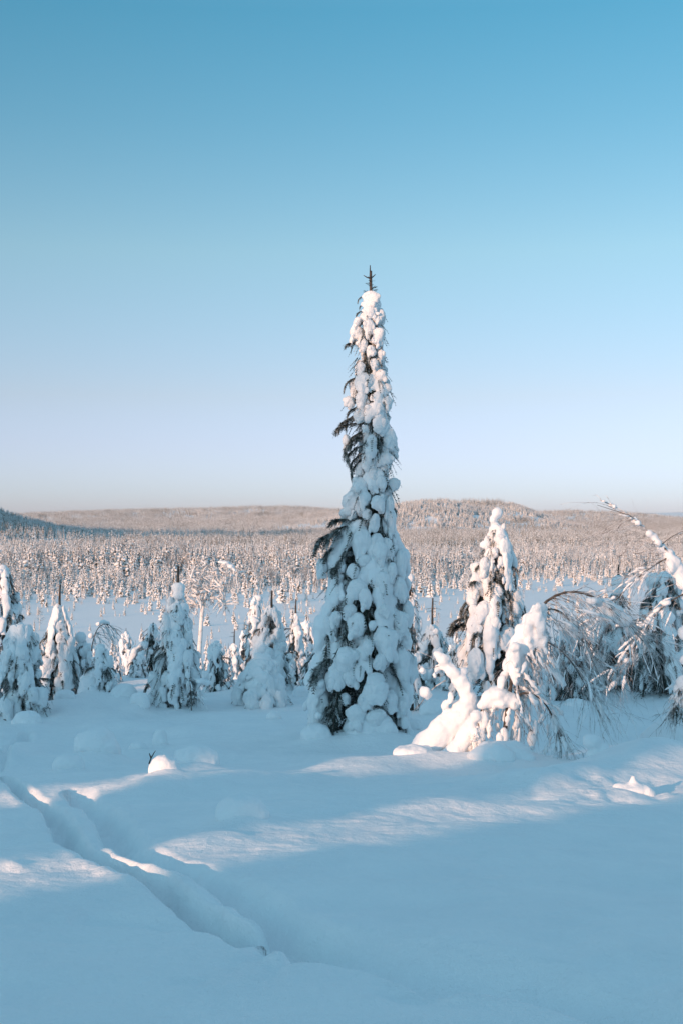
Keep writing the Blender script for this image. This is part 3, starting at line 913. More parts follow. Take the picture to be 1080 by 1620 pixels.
px_tree('small shaded spruce with rounded snow top just right of the white birch trunk', 343, 1096, [(1094, 322, 364), (1060, 325, 361), (1030, 333, 353), (1018, 337, 349)], 31, 35, False, 0.28, 4, inner=60, ball=[(343, 1018, 6, 6)])
px_tree('narrow snowy spruce standing just left of the tall centre spruce', 468, 1077, [(1075, 446, 490), (1040, 450, 486), (1000, 456, 480), (972, 463, 474)], 33, 36, False, 0.34, 4, inner=80, bare_side=7, dead=(468, 948, 975, 0.025))
px_tree('snowy spruce peeping out behind the right side of the tall centre spruce', 648, 1096, [(1094, 622, 668), (1040, 624, 666), (980, 632, 662), (940, 638, 658), (920, 642, 654)], 27, 37, False, 0.32, 4, inner=90, ball=[(648, 914, 8, 9)])
px_tree('small spruce with a bare dark pole top, just right of the tall centre spruce', 683, 1078, [(1076, 650, 714), (1040, 656, 710), (1010, 664, 702), (990, 674, 694)], 33, 38, False, 0.30, 4, inner=90, bare_side=8, dead=(683, 946, 992, 0.032))
px_tree('spruce with a snow block and dark tip behind the drooping birch twigs at right', 976, 1077, [(1075, 936, 1016), (1040, 940, 1012), (1000, 946, 1004), (960, 956, 996), (935, 964, 990)], 31, 39, False, 0.33, 5, inner=220, bare_side=10, snow_share=0.7,
        dead=(977, 893, 925, 0.035), ball=[(977, 922, 11, 13), (976, 934, 11, 8)])
px_tree('wide snowy spruce at the right edge under the leaning birch stem', 1048, 1080, [(1078, 1000, 1110), (1040, 1000, 1104), (1000, 1006, 1094), (960, 1014, 1086), (930, 1022, 1078), (905, 1034, 1066)], 29, 40, False, 0.34, 5, inner=220, bare_side=10, snow_share=0.75,
        ball=[(1063, 914, 12, 12), (1034, 918, 12, 13), (1040, 955, 14, 9)])
px_tree('dark needled low spruce tucked against the left foot of the tall centre spruce', 502, 1088, [(1086, 474, 528), (1060, 480, 524), (1030, 490, 514)], 29.5, 41, False, 0.28, 4, inner=130, snow_share=0.55, bare_side=6)
px_tree('small dark-tipped spruce between the low domed spruce and the small round-topped one', 372, 1090, [(1088, 354, 392), (1050, 360, 386), (1020, 367, 378)], 36, 42, False, 0.30, 4, inner=70, bare_side=3, dead=(371, 995, 1022, 0.02))
px_tree('brownish half-snowed spruce low behind the bowed sapling at the left', 204, 1090, [(1088, 186, 224), (1060, 190, 220), (1035, 200, 209)], 36, 43, False, 0.30, 4, inner=110, snow_share=0.5, bare_side=4)
px_tree('snow-plastered young spruce under the bent birch hook at the left', 160, 1112, [(1110, 140, 184), (1070, 142, 180), (1040, 150, 172), (1020, 156, 166)], 27, 44, False, 0.28, 4, inner=70)

px_tree('small snowy spruce squeezed between the umbrella-capped spruce and the dark-sided one', 64, 1106, [(1104, 42, 86), (1060, 48, 80), (1020, 57, 71)], 30, 45, False, 0.28, 4, inner=80)
px_tree('stubby sunlit spruce left of the sunlit frosty leaning one', 222, 1096, [(1094, 202, 240), (1060, 208, 236), (1038, 216, 228)], 34, 46, False, 0.28, 4, inner=70)
px_tree('dim spruce seen through the hanging twigs of the bent birch', 903, 1082, [(1080, 868, 936), (1040, 874, 930), (1000, 888, 916), (985, 896, 910)], 30, 47, False, 0.30, 4, inner=160)
px_tree('dim spruce between the dark-tipped spruce and the right edge one', 1014, 1079, [(1077, 986, 1040), (1040, 990, 1036), (1000, 1002, 1024)], 31.5, 48, False, 0.30, 4, inner=120)
px_tree('low spruce between the pole-topped spruce and the ball-topped one', 722, 1084, [(1082, 700, 744), (1050, 706, 738), (1020, 716, 728)], 32, 49, False, 0.28, 4, inner=90)

# small spruces of the slope below, half hidden: five kinds, copied
SLOPE = []
for i in range(5):
    hgt = [1.6, 2.2, 2.9, 1.3, 3.4][i]; w = hgt * [0.26, 0.2, 0.17, 0.3, 0.16][i]
    prof = [(0, w, w), (hgt * 0.3, w * 0.9, w), (hgt * 0.6, w * 0.62, w * 0.55), (hgt * 0.85, w * 0.3, w * 0.3), (hgt, w * 0.12, w * 0.12)]
    rt, _, _ = spruce('small snowy spruce on the slope, half hidden behind the front row', (0, 60, -50), prof, [(-1, 0, 0), (hgt, 0, 0)], 60 + i, 0.30, 4, split=False, inner=60, minw=0.34, trunk_r=0.045, trunk_top=hgt * 1.12,
                      group='small spruces on the slope behind the front row')
    SLOPE.append(rt)
def dup(root, loc, rz, s, label=None):
    r = root.copy(); sc.collection.objects.link(r)
    r.location = loc; r.rotation_euler = (0, 0, rz); r.scale = (s, s, s)
    if label: r['label'] = label
    for c in root.children:
        q = c.copy(); sc.collection.objects.link(q); q.parent = r
    return r
used = [False] * 5
spots = [(22, 1030, 60), (112, 1052, 46), (178, 1048, 44), (196, 1052, 40), (215, 1030, 52), (262, 1040, 48), (332, 1030, 62), (355, 1040, 50), (388, 1030, 58), (402, 1040, 42), (450, 1020, 60), (462, 1042, 46),
         (485, 1035, 44), (492, 1015, 66), (512, 1040, 40), (640, 1040, 44), (662, 1020, 60), (700, 1012, 50), (712, 1026, 42), (722, 1000, 70), (836, 1010, 56), (850, 1020, 46), (868, 1012, 60), (884, 1030, 48), (900, 1018, 52),
         (918, 1030, 42), (930, 1000, 70), (948, 1032, 44), (1010, 1010, 56), (1024, 1030, 44), (1062, 1015, 60), (1076, 1030, 44), (60, 1036, 70), (142, 1040, 64), (304, 1042, 70), (424, 1030, 75), (820, 1030, 40), (862, 985, 80), (1000, 1000, 75),
         (70, 1045, 33), (118, 1062, 31), (150, 1052, 38), (186, 1050, 33), (225, 1050, 38), (262, 1064, 32), (318, 1056, 34), (330, 1055, 38), (362, 1052, 32), (390, 1060, 38), (445, 1052, 36), (480, 1055, 32), (495, 1052, 36),
         (660, 1045, 36), (700, 1035, 36), (715, 1048, 33), (850, 1045, 34), (870, 1056, 31), (900, 1052, 33), (925, 1062, 31), (948, 1054, 34), (1000, 1052, 33), (1020, 1058, 31), (60, 1012, 40), (200, 1004, 55), (225, 990, 60), (300, 1002, 60),
         (385, 1002, 55), (440, 994, 60), (485, 992, 55)]
for n, (px, py, d) in enumerate(spots):
    i = n % 5
    p = at(px, py, d); z = gz(p.x, p.y) - 0.05
    hgt = [1.6, 2.2, 2.9, 1.3, 3.4][i]
    s = min(1.7, max(0.35, (p.z - z) * rnd.uniform(0.9, 1.15) / hgt))
    if not used[i]:
        used[i] = True
        SLOPE[i].location = (p.x, p.y, z); SLOPE[i].rotation_euler = (0, 0, rnd.uniform(0, 6.28)); SLOPE[i].scale = (s, s, s)
    else:
        dup(SLOPE[i], (p.x, p.y, z), rnd.uniform(0, 6.28), s)

# ------------------------------------------------------------------ bowed birches and snow-plastered stems
def droop_path(p, v, L, rg, n=8, g=2.2):
    """a twig that starts along v and is bent down by its load"""
    d = np.asarray(v, float); d = d / np.linalg.norm(d)
    pts = [np.asarray(p, float)]
    st = L / (n - 1)
    for i in range(n - 1):
        d = d + np.array([0, 0, -g * st / max(L, 0.2) * 0.55]) + rg.normal(0, 0.13, 3)
        d = d / np.linalg.norm(d)
        pts.append(pts[-1] + d * st)
    return np.array(pts)

def twig(g, pts, r, rg, mi=0):
    n = len(pts)
    v, f = tube(pts, np.linspace(r, r * 0.35, n), 3)
    g.add(v, f, mi)

def sausage(g, pts, r, rg, mi=0, k=6):
    """snow clinging along a twig, uneven"""
    n = max(6, len(pts) * 2)
    s = spline(pts, n)
    rr = r * (0.45 + 0.6 * np.sin(np.linspace(0.25, 3.0, n))) * rg.uniform(0.45, 1.55, n)
    v, f = tube(s + np.array([0, 0, r * 0.3]), rr, k)
    g.add(v, f, mi)

def px_pts(lst, d, dd=0.0):
    """(x, y[, depth offset]) photo points to world, at depth d"""
    out = []
    for q in lst:
        out.append(at(q[0], q[1], d + (q[2] if len(q) > 2 else 0.0)))
    return np.array([p[:] for p in out])

def px_lumps(lst, d, rg, flat=1.0):
    k = d / FPX
    return [(at(q[0], q[1], d + (q[4] if len(q) > 4 else rg.uniform(-0.08, 0.08)))[:], (q[2] * k, q[2] * k * flat, q[3] * k)) for q in lst]

def thing_from_world(name, base, label, cat, group=None):
    return empty(name, base, label, cat, group)

def child(name, me, root):
    """mesh built in world space, hung under root"""
    o = link(name, me, root)
    o.location = -root.location
    return o

# -- the thick snow-plastered stem that rises out of the drift to a blunt tip
rg = np.random.default_rng(71)
d = D(1196)
b = at(655, 1198, d); b.z = gz(b.x, b.y)
root = thing_from_world('fallen_birch', b, 'fallen stem thick with snow, its blunt sunlit tip raised beside the bent birch', 'fallen tree')
main = px_pts([(648, 1205), (672, 1186), (700, 1162), (728, 1138), (742, 1116), (738, 1096), (724, 1074), (708, 1054), (692, 1036)], d)
v, f = tube(spline(main, 20), np.linspace(0.05, 0.02, 20), 6)
child('stem', mesh('stem', v, f, M_BIRCH), root)
sp = spline(main, 46)
k = d / FPX
wid = np.interp(np.linspace(0, 1, 46), [0, 0.1, 0.25, 0.42, 0.52, 0.58, 0.7, 0.85, 0.97, 1], [12, 20, 25, 24, 19, 15, 13, 11, 9, 6.5]) * k
bl = []
for p, w in zip(sp, wid):
    bl.append((p + rg.normal(0, 0.012, 3) + (0, 0, w * 0.1), (w * rg.uniform(0.9, 1.1), w * rg.uniform(0.8, 1.0), w * rg.uniform(0.88, 1.1))))
bl += px_lumps([(640, 1206, 16, 10), (660, 1200, 20, 14), (685, 1196, 22, 12), (690, 1060, 6, 9), (686, 1068, 5, 6), (731, 1062, 9, 7), (722, 1066, 8, 6), (712, 1104, 6, 11), (703, 1116, 6, 11), (720, 1113, 9, 7)], d, rg)
child('snow_load', lump_mesh('snow_load', bl, 0.020, 72, 0.019, 6, 3), root)
g = Geo()
for a, c, r in (((704, 1076), (676, 1096), 0.012), ((676, 1096), (652, 1126), 0.009), ((718, 1060), (735, 1060), 0.01), ((690, 1044), (660, 1030), 0.006), ((660, 1030), (640, 1028), 0.004), ((698, 1052), (668, 1058), 0.005), ((716, 1092), (702, 1120), 0.008)):
    twig(g, px_pts([a, ((a[0] + c[0]) / 2 + rg.uniform(-2, 2), (a[1] + c[1]) / 2 + rg.uniform(-2, 2)), c], d), r, rg)
child('twigs', g.mesh('twigs', [M_TWIG]), root)
for q in (((672, 1096, 9, 10), (676, 1100, 8, 8), (668, 1092, 6, 6)), ((667, 1060, 6, 5), (668, 1062, 5, 5))):
    child('snow_ball', lump_mesh('snow_ball', px_lumps(q, d, rg), 0.02, 73, 0.012, 7), root)
bl = []
for p, w in zip(spline(px_pts([(752, 1142), (738, 1162), (722, 1184), (704, 1204)], d - 0.25), 16), np.interp(np.linspace(0, 1, 16), [0, .5, 1], [13, 15, 17]) * k):
    bl.append((p + rg.normal(0, 0.015, 3), w * rg.uniform(0.85, 1.1)))
child('snow_load', lump_mesh('snow_load', bl, 0.024, 74, 0.015, 7), root)

# -- the bent birch
def bent_birch(label, base_px, stems, lumps, curtains, d, seed, group=None, tw_r=0.0038, name='bent_birch'):
    rg = np.random.default_rng(seed)
    b = at(base_px[0], base_px[1], d); b.z = gz(b.x, b.y) - 0.05
    root = thing_from_world(name, b, label, 'birch tree', group)
    paths = []
    for pts, r0, r1 in stems:
        s = spline(px_pts(pts, d), 30)
        v, f = tube(s, np.linspace(r0, r1, 30), 6)
        child('stem', mesh('stem', v, f, M_BARK if r0 < 0.036 else M_TWIG), root)
        paths.append(s)
    for i, L in enumerate(lumps):
        child('snow_load', lump_mesh('snow_load', px_lumps(L, d, rg, 0.9), 0.024, seed + i, 0.02, 6, 3), root)
    gt, gs = Geo(), Geo()
    for (pi, t0, t1, n, vx, vz, L0, L1, frost, fr, gr) in curtains:
        s = paths[pi]
        for q in range(n):
            t = rg.uniform(t0, t1); kk = t * 29; i = min(28, int(kk)); p = s[i] + (s[i + 1] - s[i]) * (kk - i)
            vel = np.array([vx + rg.normal(0, 0.35), rg.normal(0, 0.45), vz + rg.normal(0, 0.25)])
            L = rg.uniform(L0, L1)
            pts = droop_path(p, vel, L, rg, 8, gr)
            twig(gt, pts, tw_r * rg.uniform(0.7, 1.25), rg)
            # side shoots
            for m in range(int(rg.integers(1, 4))):
                j = int(rg.integers(2, 7))
                dv = pts[min(7, j + 1)] - pts[j - 1]
                dv = dv / np.linalg.norm(dv) + rg.normal(0, 0.35, 3)
                sub = droop_path(pts[j], dv, L * rg.uniform(0.25, 0.5), rg, 5, gr)
                twig(gt, sub, tw_r * 0.6, rg)
                if rg.random() < frost * 0.5: sausage(gs, sub[:4], fr * 0.5 * rg.uniform(0.5, 1), rg, 0, 5)
            if rg.random() < frost:
                a = int(rg.integers(0, 5)); e = min(7, a + int(rg.integers(2, 4)))
                sausage(gs, pts[a:e + 1], fr * rg.uniform(0.5, 1.2), rg)
    o = child('twigs', gt.mesh('twigs', [M_TWIG]), root); tag(o, kind='stuff')
    if gs.n:
        o = child('twig_snow', gs.mesh('twig_snow', [M_SNOW]), root); tag(o, kind='stuff')
    return root

vr = np.random.default_rng(88)
VEIL = []            # snow held in the hanging twigs: a rippled curtain below the arch, thicker at its left edge
for i in range(34):
    t = (i + vr.uniform(-0.4, 0.4)) / 33
    x0 = 856 - 50 * min(1, max(0, t)) ** 0.9 + vr.uniform(-4, 4); y0 = 958 + 92 * min(1, max(0, t)) ** 1.15 + vr.uniform(-3, 3)
    L = vr.uniform(28, 74) * (1.1 - 0.45 * t); r = vr.uniform(4.5, 8.5); dx = vr.uniform(0.0, 0.55); dd = vr.uniform(-0.28, 0.22)
    m = max(4, int(L / 7))
    for q in range(m):
        f = q / (m - 1)
        VEIL.append((x0 + dx * L * f * 0.6 + vr.uniform(-1.5, 1.5), y0 + L * f, r * (1.05 - 0.5 * f) * vr.uniform(0.8, 1.2), r * vr.uniform(0.9, 1.5), dd + vr.uniform(-0.05, 0.05)))
for x, y, r in ((846, 966, 9), (836, 982, 12), (826, 1000, 13), (817, 1018, 14), (810, 1036, 13), (804, 1052, 11), (838, 1000, 11), (828, 1024, 12), (820, 1044, 11)):
    VEIL.append((x, y, r, r * 1.15, vr.uniform(-0.1, 0.1)))
bent_birch('birch bowed over under snow with a dark arched stem and curtain of twigs', (792, 1192),
    [([(792, 1196), (798, 1150), (806, 1085), (818, 1030), (838, 984), (858, 954), (884, 938), (912, 935), (938, 944), (962, 960), (990, 985), (1016, 1014)], 0.034, 0.010),
     ([(798, 1140), (806, 1112), (822, 1096), (842, 1096), (862, 1112), (876, 1140), (886, 1176)], 0.020, 0.006),
     ([(800, 1120), (786, 1100), (770, 1108), (756, 1130), (744, 1160)], 0.018, 0.006),
     ([(812, 1050), (832, 1022), (860, 1012), (890, 1030), (916, 1066), (936, 1108)], 0.016, 0.005),
     ([(850, 966), (880, 962), (905, 985), (926, 1024), (946, 1066)], 0.014, 0.005)],
    [VEIL,
     [(792, 1082, 8, 14), (790, 1100, 8, 12), (797, 1070, 8, 10)],
     [(772, 1106, 14, 14), (786, 1098, 20, 14), (800, 1104, 18, 13), (762, 1116, 9, 7), (812, 1112, 12, 12), (792, 1112, 16, 10)],
     [(938, 950, 14, 7), (955, 955, 17, 10), (972, 966, 16, 11), (986, 980, 14, 12), (996, 996, 10, 10), (966, 980, 14, 9), (948, 970, 10, 8)],
     [(896, 1000, 12, 9), (906, 990, 12, 10), (914, 1004, 8, 8)],
     [(752, 1132, 9, 10), (746, 1150, 8, 14), (764, 1140, 8, 18), (758, 1165, 8, 14), (742, 1175, 7, 14)],
     [(800, 1140, 7, 20), (797, 1168, 8, 18)], [(786, 1150, 6, 10), (788, 1172, 7, 16)], [(812, 1165, 7, 20), (816, 1140, 5, 14)], [(840, 1170, 8, 18), (846, 1150, 6, 14)]],
    [(0, 0.40, 0.62, 60, 0.7, -0.1, 0.5, 1.1, 0.40, 0.020, 2.0), (0, 0.60, 1.0, 110, 0.75, -0.25, 0.6, 1.35, 0.14, 0.013, 1.7), (0, 0.2, 0.45, 56, 0.35, -0.5, 0.5, 0.95, 0.65, 0.030, 1.8),
     (1, 0.2, 1.0, 70, 0.3, -0.6, 0.35, 0.7, 0.40, 0.026, 1.8), (2, 0.2, 1.0, 40, 0.0, -0.9, 0.3, 0.6, 0.85, 0.042, 1.4), (3, 0.1, 1.0, 80, 0.6, -0.35, 0.5, 1.0, 0.22, 0.018, 1.8), (4, 0.2, 1.0, 70, 0.6, -0.4, 0.6, 1.1, 0.12, 0.013, 1.7)],
    17.2, 81)

bent_birch('birch leaning in from the right edge, its thin snowy tip bare against the sky', (1120, 1110),
    [([(1130, 1110), (1116, 1010), (1098, 950), (1080, 908), (1058, 876), (1036, 852), (1016, 834), (996, 816), (974, 802), (948, 791)], 0.045, 0.005),
     ([(1002, 820), (985, 812), (966, 806), (944, 799)], 0.008, 0.003),
     ([(1060, 880), (1030, 896), (1000, 920), (972, 950), (950, 980)], 0.014, 0.004),
     ([(1090, 935), (1060, 950), (1032, 975), (1010, 1010), (992, 1050)], 0.014, 0.004),
     ([(1045, 862), (1062, 848), (1085, 838)], 0.008, 0.003)],
    [[(953, 793, 4, 3), (958, 796, 4, 3)], [(966, 799, 5, 4), (971, 802, 4, 4)], [(988, 811, 4, 3)], [(1003, 823, 6, 6), (1009, 828, 7, 6), (1014, 833, 5, 5)], [(1026, 845, 7, 6), (1034, 850, 8, 8), (1040, 858, 7, 7)],
     [(1046, 868, 8, 8), (1056, 878, 11, 11), (1064, 890, 13, 13), (1072, 904, 13, 15), (1080, 920, 13, 16), (1088, 938, 13, 16), (1060, 896, 9, 12)],
     [(1030, 898, 8, 4), (1018, 906, 8, 4), (1006, 916, 6, 4)], [(1052, 954, 9, 5), (1040, 966, 10, 6), (1028, 980, 8, 8)], [(1016, 1000, 7, 10), (1010, 1012, 6, 10)]],
    [(0, 0.5, 0.9, 46, -0.9, -0.05, 0.5, 1.2, 0.06, 0.015, 0.7), (2, 0.1, 1.0, 56, -0.7, -0.3, 0.4, 0.9, 0.35, 0.03, 1.2), (3, 0.1, 1.0, 56, -0.6, -0.5, 0.4, 0.9, 0.35, 0.03, 1.4), (0, 0.84, 1.0, 8, -0.8, 0.5, 0.1, 0.25, 0.3, 0.012, 0.3), (4, 0.2, 1, 5, 0.4, 0.2, 0.1, 0.3, 0.2, 0.01, 0.4)],
    20.5, 91, tw_r=0.004)

bent_birch('snow-lumped birch cut off by the right edge, twigs hanging to the drift', (1105, 1190),
    [([(1108, 1200), (1104, 1120), (1096, 1050), (1088, 1000), (1090, 975)], 0.03, 0.010), ([(1100, 1090), (1085, 1088), (1070, 1104), (1060, 1135)], 0.012, 0.004), ([(1100, 1060), (1086, 1062), (1076, 1084), (1068, 1110)], 0.012, 0.004)],
    [[(1082, 1002, 11, 13), (1094, 1008, 12, 14), (1088, 994, 9, 8)], [(1090, 1036, 12, 12), (1080, 1044, 8, 8)], [(1078, 1078, 11, 13), (1088, 1086, 12, 12), (1070, 1090, 8, 8)], [(1074, 1108, 8, 8), (1086, 1114, 10, 12)]],
    [(1, 0.2, 1.0, 30, -0.35, -0.6, 0.25, 0.5, 0.25, 0.02, 1.5), (2, 0.2, 1.0, 22, -0.3, -0.7, 0.25, 0.5, 0.4, 0.025, 1.5)], 16.8, 95, tw_r=0.0045)
g = Geo(); rg = np.random.default_rng(3)
for k in range(24):
    needle_spray(g, at(1068 + rg.uniform(-5, 10), 1122 + rg.uniform(-6, 8), 16.7)[:], (rg.uniform(-1, 0.2), rg.uniform(-.5, .5), rg.uniform(-1, 0.1)), 0.13, rg, int(rg.random() < 0.4), n=8)
o = link('dark_sprig', g.mesh('dark_sprig', [M_NEEDLE, M_NEEDLE_F])); tag(o, 'dark needled sprig poking out under the snow lumps at the right edge', 'spruce sprig')

# -- the little hook-shaped birch and bowed saplings at the left
bent_birch('little hook shaped birch with a snow cap on its bend and frosty beard', (143, 1108),
    [([(141, 1112), (143, 1060), (146, 1022), (151, 1002), (158, 990), (168, 986), (176, 990), (181, 998)], 0.022, 0.006)],
    [[(156, 987, 5, 4), (163, 984, 7, 4), (171, 986, 5, 4)], [(145, 1006, 4, 4)]],
    [(0, 0.55, 1.0, 34, 0.5, -0.2, 0.25, 0.7, 0.35, 0.02, 1.6)], D(1110), 101, tw_r=0.006)
bent_birch('bowed sapling under a mushroom cap of snow, left of the broad square-topped spruce', (172, 1112),
    [([(168, 1114), (166, 1090), (164, 1074), (172, 1064), (184, 1068)], 0.016, 0.005)],
    [[(166, 1069, 8, 8), (175, 1065, 10, 8), (184, 1070, 8, 7), (172, 1074, 10, 6)]],
    [(0, 0.5, 1.0, 20, 0.1, -0.6, 0.2, 0.5, 0.5, 0.025, 1.6)], D(1112), 103)
bent_birch('thin frosty sapling standing before the broad square-topped spruce', (306, 1126),
    [([(304, 1128), (303, 1100), (301, 1075), (298, 1058)], 0.012, 0.004), ([(304, 1118), (312, 1092), (322, 1078), (330, 1080)], 0.009, 0.003)],
    [[(298, 1066, 4, 10), (299, 1085, 4, 12)], [(318, 1078, 9, 5), (328, 1080, 7, 5)]],
    [(0, 0.2, 1.0, 14, 0.1, -0.2, 0.15, 0.4, 0.5, 0.015, 1.0), (1, 0.2, 1.0, 16, 0.2, -0.3, 0.15, 0.45, 0.5, 0.018, 1.2)], D(1126), 105, name='frosty_sapling')

# -- the white-trunked birch farther down the slope
rg = np.random.default_rng(111)
d = 48.0
b = at(316, 1048, d); b.z = gz(b.x, b.y) - 0.1
root = empty('white_birch', b, 'sunlit white-trunked birch with a frosty spreading crown, between the left spruces', 'birch tree')
tr = spline(px_pts([(314, 1075), (316, 1030), (318, 1000), (320, 970), (324, 945)], d), 14)
v, f = tube(tr, np.linspace(0.105, 0.07, 14), 8); child('trunk', mesh('trunk', v, f, M_BIRCH), root)
limbs = [[(324, 948), (332, 925), (345, 905), (352, 892)], [(324, 948), (318, 925), (322, 900), (330, 888)], [(322, 955), (308, 935), (300, 915)], [(326, 940), (345, 925), (366, 912), (378, 908)], [(324, 950), (336, 945), (352, 950), (360, 962)], [(321, 960), (306, 955), (296, 965)]]
gt, gs = Geo(), Geo()
for L in limbs:
    s = spline(px_pts([(x, y, rg.uniform(-0.4, 0.4)) for x, y in L], d), 16)
    v, f = tube(s, np.linspace(0.036, 0.012, 16), 5); child('limb', mesh('limb', v, f, M_BIRCH), root)
    for q in range(46):
        i = int(rg.integers(3, 15))
        pts = droop_path(s[i], (rg.normal(0, 0.7), rg.normal(0, 0.7), rg.normal(0.1, 0.5)), rg.uniform(0.3, 0.8), rg, 6, 1.4)
        twig(gt, pts, 0.012, rg)
        if rg.random() < 0.5: sausage(gs, pts[:5], 0.032 * rg.uniform(0.6, 1.4), rg, 0, 5)
o = child('twigs', gt.mesh('twigs', [M_TWIG]), root); tag(o, kind='stuff')
o = child('twig_snow', gs.mesh('twig_snow', [M_FROST]), root); tag(o, kind='stuff')
child('snow_load', lump_mesh('snow_load', px_lumps([(350, 889, 7, 3), (358, 890, 8, 4), (366, 896, 7, 4), (372, 902, 4, 3)], d, rg), 0.05, 5, 0.03, 3), root)

# ------------------------------------------------------------------ snow mounds over buried shrubs and stumps
def mound(label, px, py, hw, hh, seed, d=None, extra=(), group=None, cat='snow mound', sub='low'):
    """rounded heap; (px, py) is where its foot shows, hw/hh its half width and height in photo pixels"""
    d = d or D(py)
    k = d / FPX
    rg = np.random.default_rng(seed)
    b = at(px, py, d); z = gz(b.x, b.y) - 0.30 * hh * k
    W, Hh = hw * k, hh * k
    bl = [((0, 0, Hh * 0.30), (W * 0.92, W * 0.75, Hh * 0.72)), ((-W * 0.35, 0, Hh * 0.15), (W * 0.62, W * 0.6, Hh * 0.55)), ((W * 0.38, -W * .1, Hh * 0.12), (W * 0.62, W * 0.55, Hh * 0.5))]
    for i in range(5):
        a = rg.uniform(0, 6.28)
        bl.append(((W * 0.6 * math.cos(a), W * 0.5 * math.sin(a), Hh * rg.uniform(-0.05, 0.25)), W * rg.uniform(0.25, 0.42)))
    for x, y, rx, ry in extra:
        bl.append((((x - px) * k, 0, (py - y) * k), (rx * k, (rx + ry) * 0.5 * k, ry * k)))
    me = lump_mesh('snow_mound', bl, max(0.02, W / 22), seed, W * 0.05, 2.2 / W, 6)
    o = link('snow_mound', me)
    o.location = (b.x, b.y, z)
    tag(o, label, cat, group)
    return o
for m_ in MOUNDS:
    mound(*m_[0], **m_[1])

# bare twigs poking out of the snow
def bare_twig(label, pts, d, r):
    g = Geo(); rg = np.random.default_rng(9)
    for P in pts:
        twig(g, px_pts(P, d), r, rg)
    o = link('bare_twig', g.mesh('bare_twig', [M_BARK])); tag(o, label, 'twig')
bare_twig('tiny dark twig sticking out of the snow among the left mounds', [[(237, 1208), (240, 1199), (244, 1191), (247, 1187)], [(240, 1199), (238, 1194), (237, 1191)]], D(1206), 0.013)
bare_twig('thin dark looping twig above the snow at the right edge', [[(1082, 1208), (1072, 1204), (1066, 1192), (1058, 1178)], [(1058, 1178), (1064, 1176), (1074, 1181), (1086, 1186)]], 15.5, 0.008)

# ------------------------------------------------------------------ the wood behind the camera that shades the slope
def conifer_proto(seed, H, W, tiers, per, open_=0.0, snow=0.6, mats=None, name='far_spruce', tier_pow=0.75, sub=1, trunk_show=0.06, sag=0.55):
    """a narrow snow-hung conifer of unit detail for the distance: trunk, dark boughs, snow on them"""
    rg = np.random.default_rng(seed)
    g = Geo()
    v, f = tube([(0, 0, -0.3), (0, 0, H * 0.5), (0, 0, H)], [W * 0.10, W * 0.07, W * 0.02], 5)
    g.add(v, f, 0)
    iv, ifc = ico(sub)
    for i in range(tiers):
        t = (i + 0.5) / tiers
        z = H * (trunk_show + (0.97 - trunk_show) * t)
        r = W * (1 - t ** 1.15) ** tier_pow * rg.uniform(0.75, 1.15) + W * 0.09
        n = max(3, int(round(per * (0.45 + 0.55 * (1 - t)))))
        a0 = rg.uniform(0, 6.28)
        for k in range(n):
            if rg.random() < open_: continue
            a = a0 + (k + rg.uniform(-0.35, 0.35)) * 6.283 / n
            rr = r * rg.uniform(0.7, 1.15)
            ca, sa = math.cos(a), math.sin(a)
            zz = z + rg.uniform(-0.4, 0.4) * H / tiers
            tip = np.array([ca * rr, sa * rr, zz - rr * sag])
            # dark needles: a ragged drooping fan
            hw = rr * rg.uniform(0.28, 0.45)
            p = [np.array([0, 0, zz + 0.05 * rr])]
            q1 = np.array([ca * rr * .6 - sa * hw, sa * rr * .6 + ca * hw, zz - rr * sag * 0.75])
            q2 = np.array([ca * rr * .6 + sa * hw, sa * rr * .6 - ca * hw, zz - rr * sag * 0.75])
            dn = np.array([ca * rr * .45, sa * rr * .45, zz - rr * sag * 1.25])
            g.add([p[0], q1, tip * (1.08, 1.08, 1) - (0, 0, 0.06 * rr), q2, dn], np.array([[0, 1, 2], [0, 2, 3], [0, 4, 1], [0, 3, 4], [1, 4, 2], [2, 4, 3]]), 1)
            if rg.random() < snow:
                c = np.array([ca * rr * .58, sa * rr * .58, zz - rr * sag * 0.45])
                ax = np.array([[ca, sa, -sag * 0.9], [-sa, ca, 0], [ca * sag * .6, sa * sag * .6, 1]])
                ax /= np.linalg.norm(ax, axis=1)[:, None]
                rad = np.array([rr * rg.uniform(0.42, 0.58), hw * rg.uniform(0.8, 1.2), rr * rg.uniform(0.26, 0.42) + W * 0.05])
                q = iv * (1 + 0.18 * rg.uniform(-1, 1, (len(iv), 1))) * rad
                g.add(q @ ax + c, ifc, 2)
    g.add(iv * (W * 0.09, W * 0.09, W * 0.16) + (0, 0, H * 0.985), ifc, 2)
    return g, mats or [M_BARK, M_FARNEEDLE, M_FARSNOW]

E_U = np.array([math.cos(SUN_AZ), -math.sin(SUN_AZ)])
E_S = np.array([math.sin(SUN_AZ), math.cos(SUN_AZ)])
TAN = math.tan(SUN_EL)
def uv_of(x, y, z):
    """where the sunbeam through a point crosses the line through the camera across the light"""
    u = x * E_U[0] + y * E_U[1]; s = x * E_S[0] + y * E_S[1]
    return u, (z - EYE) + s * TAN

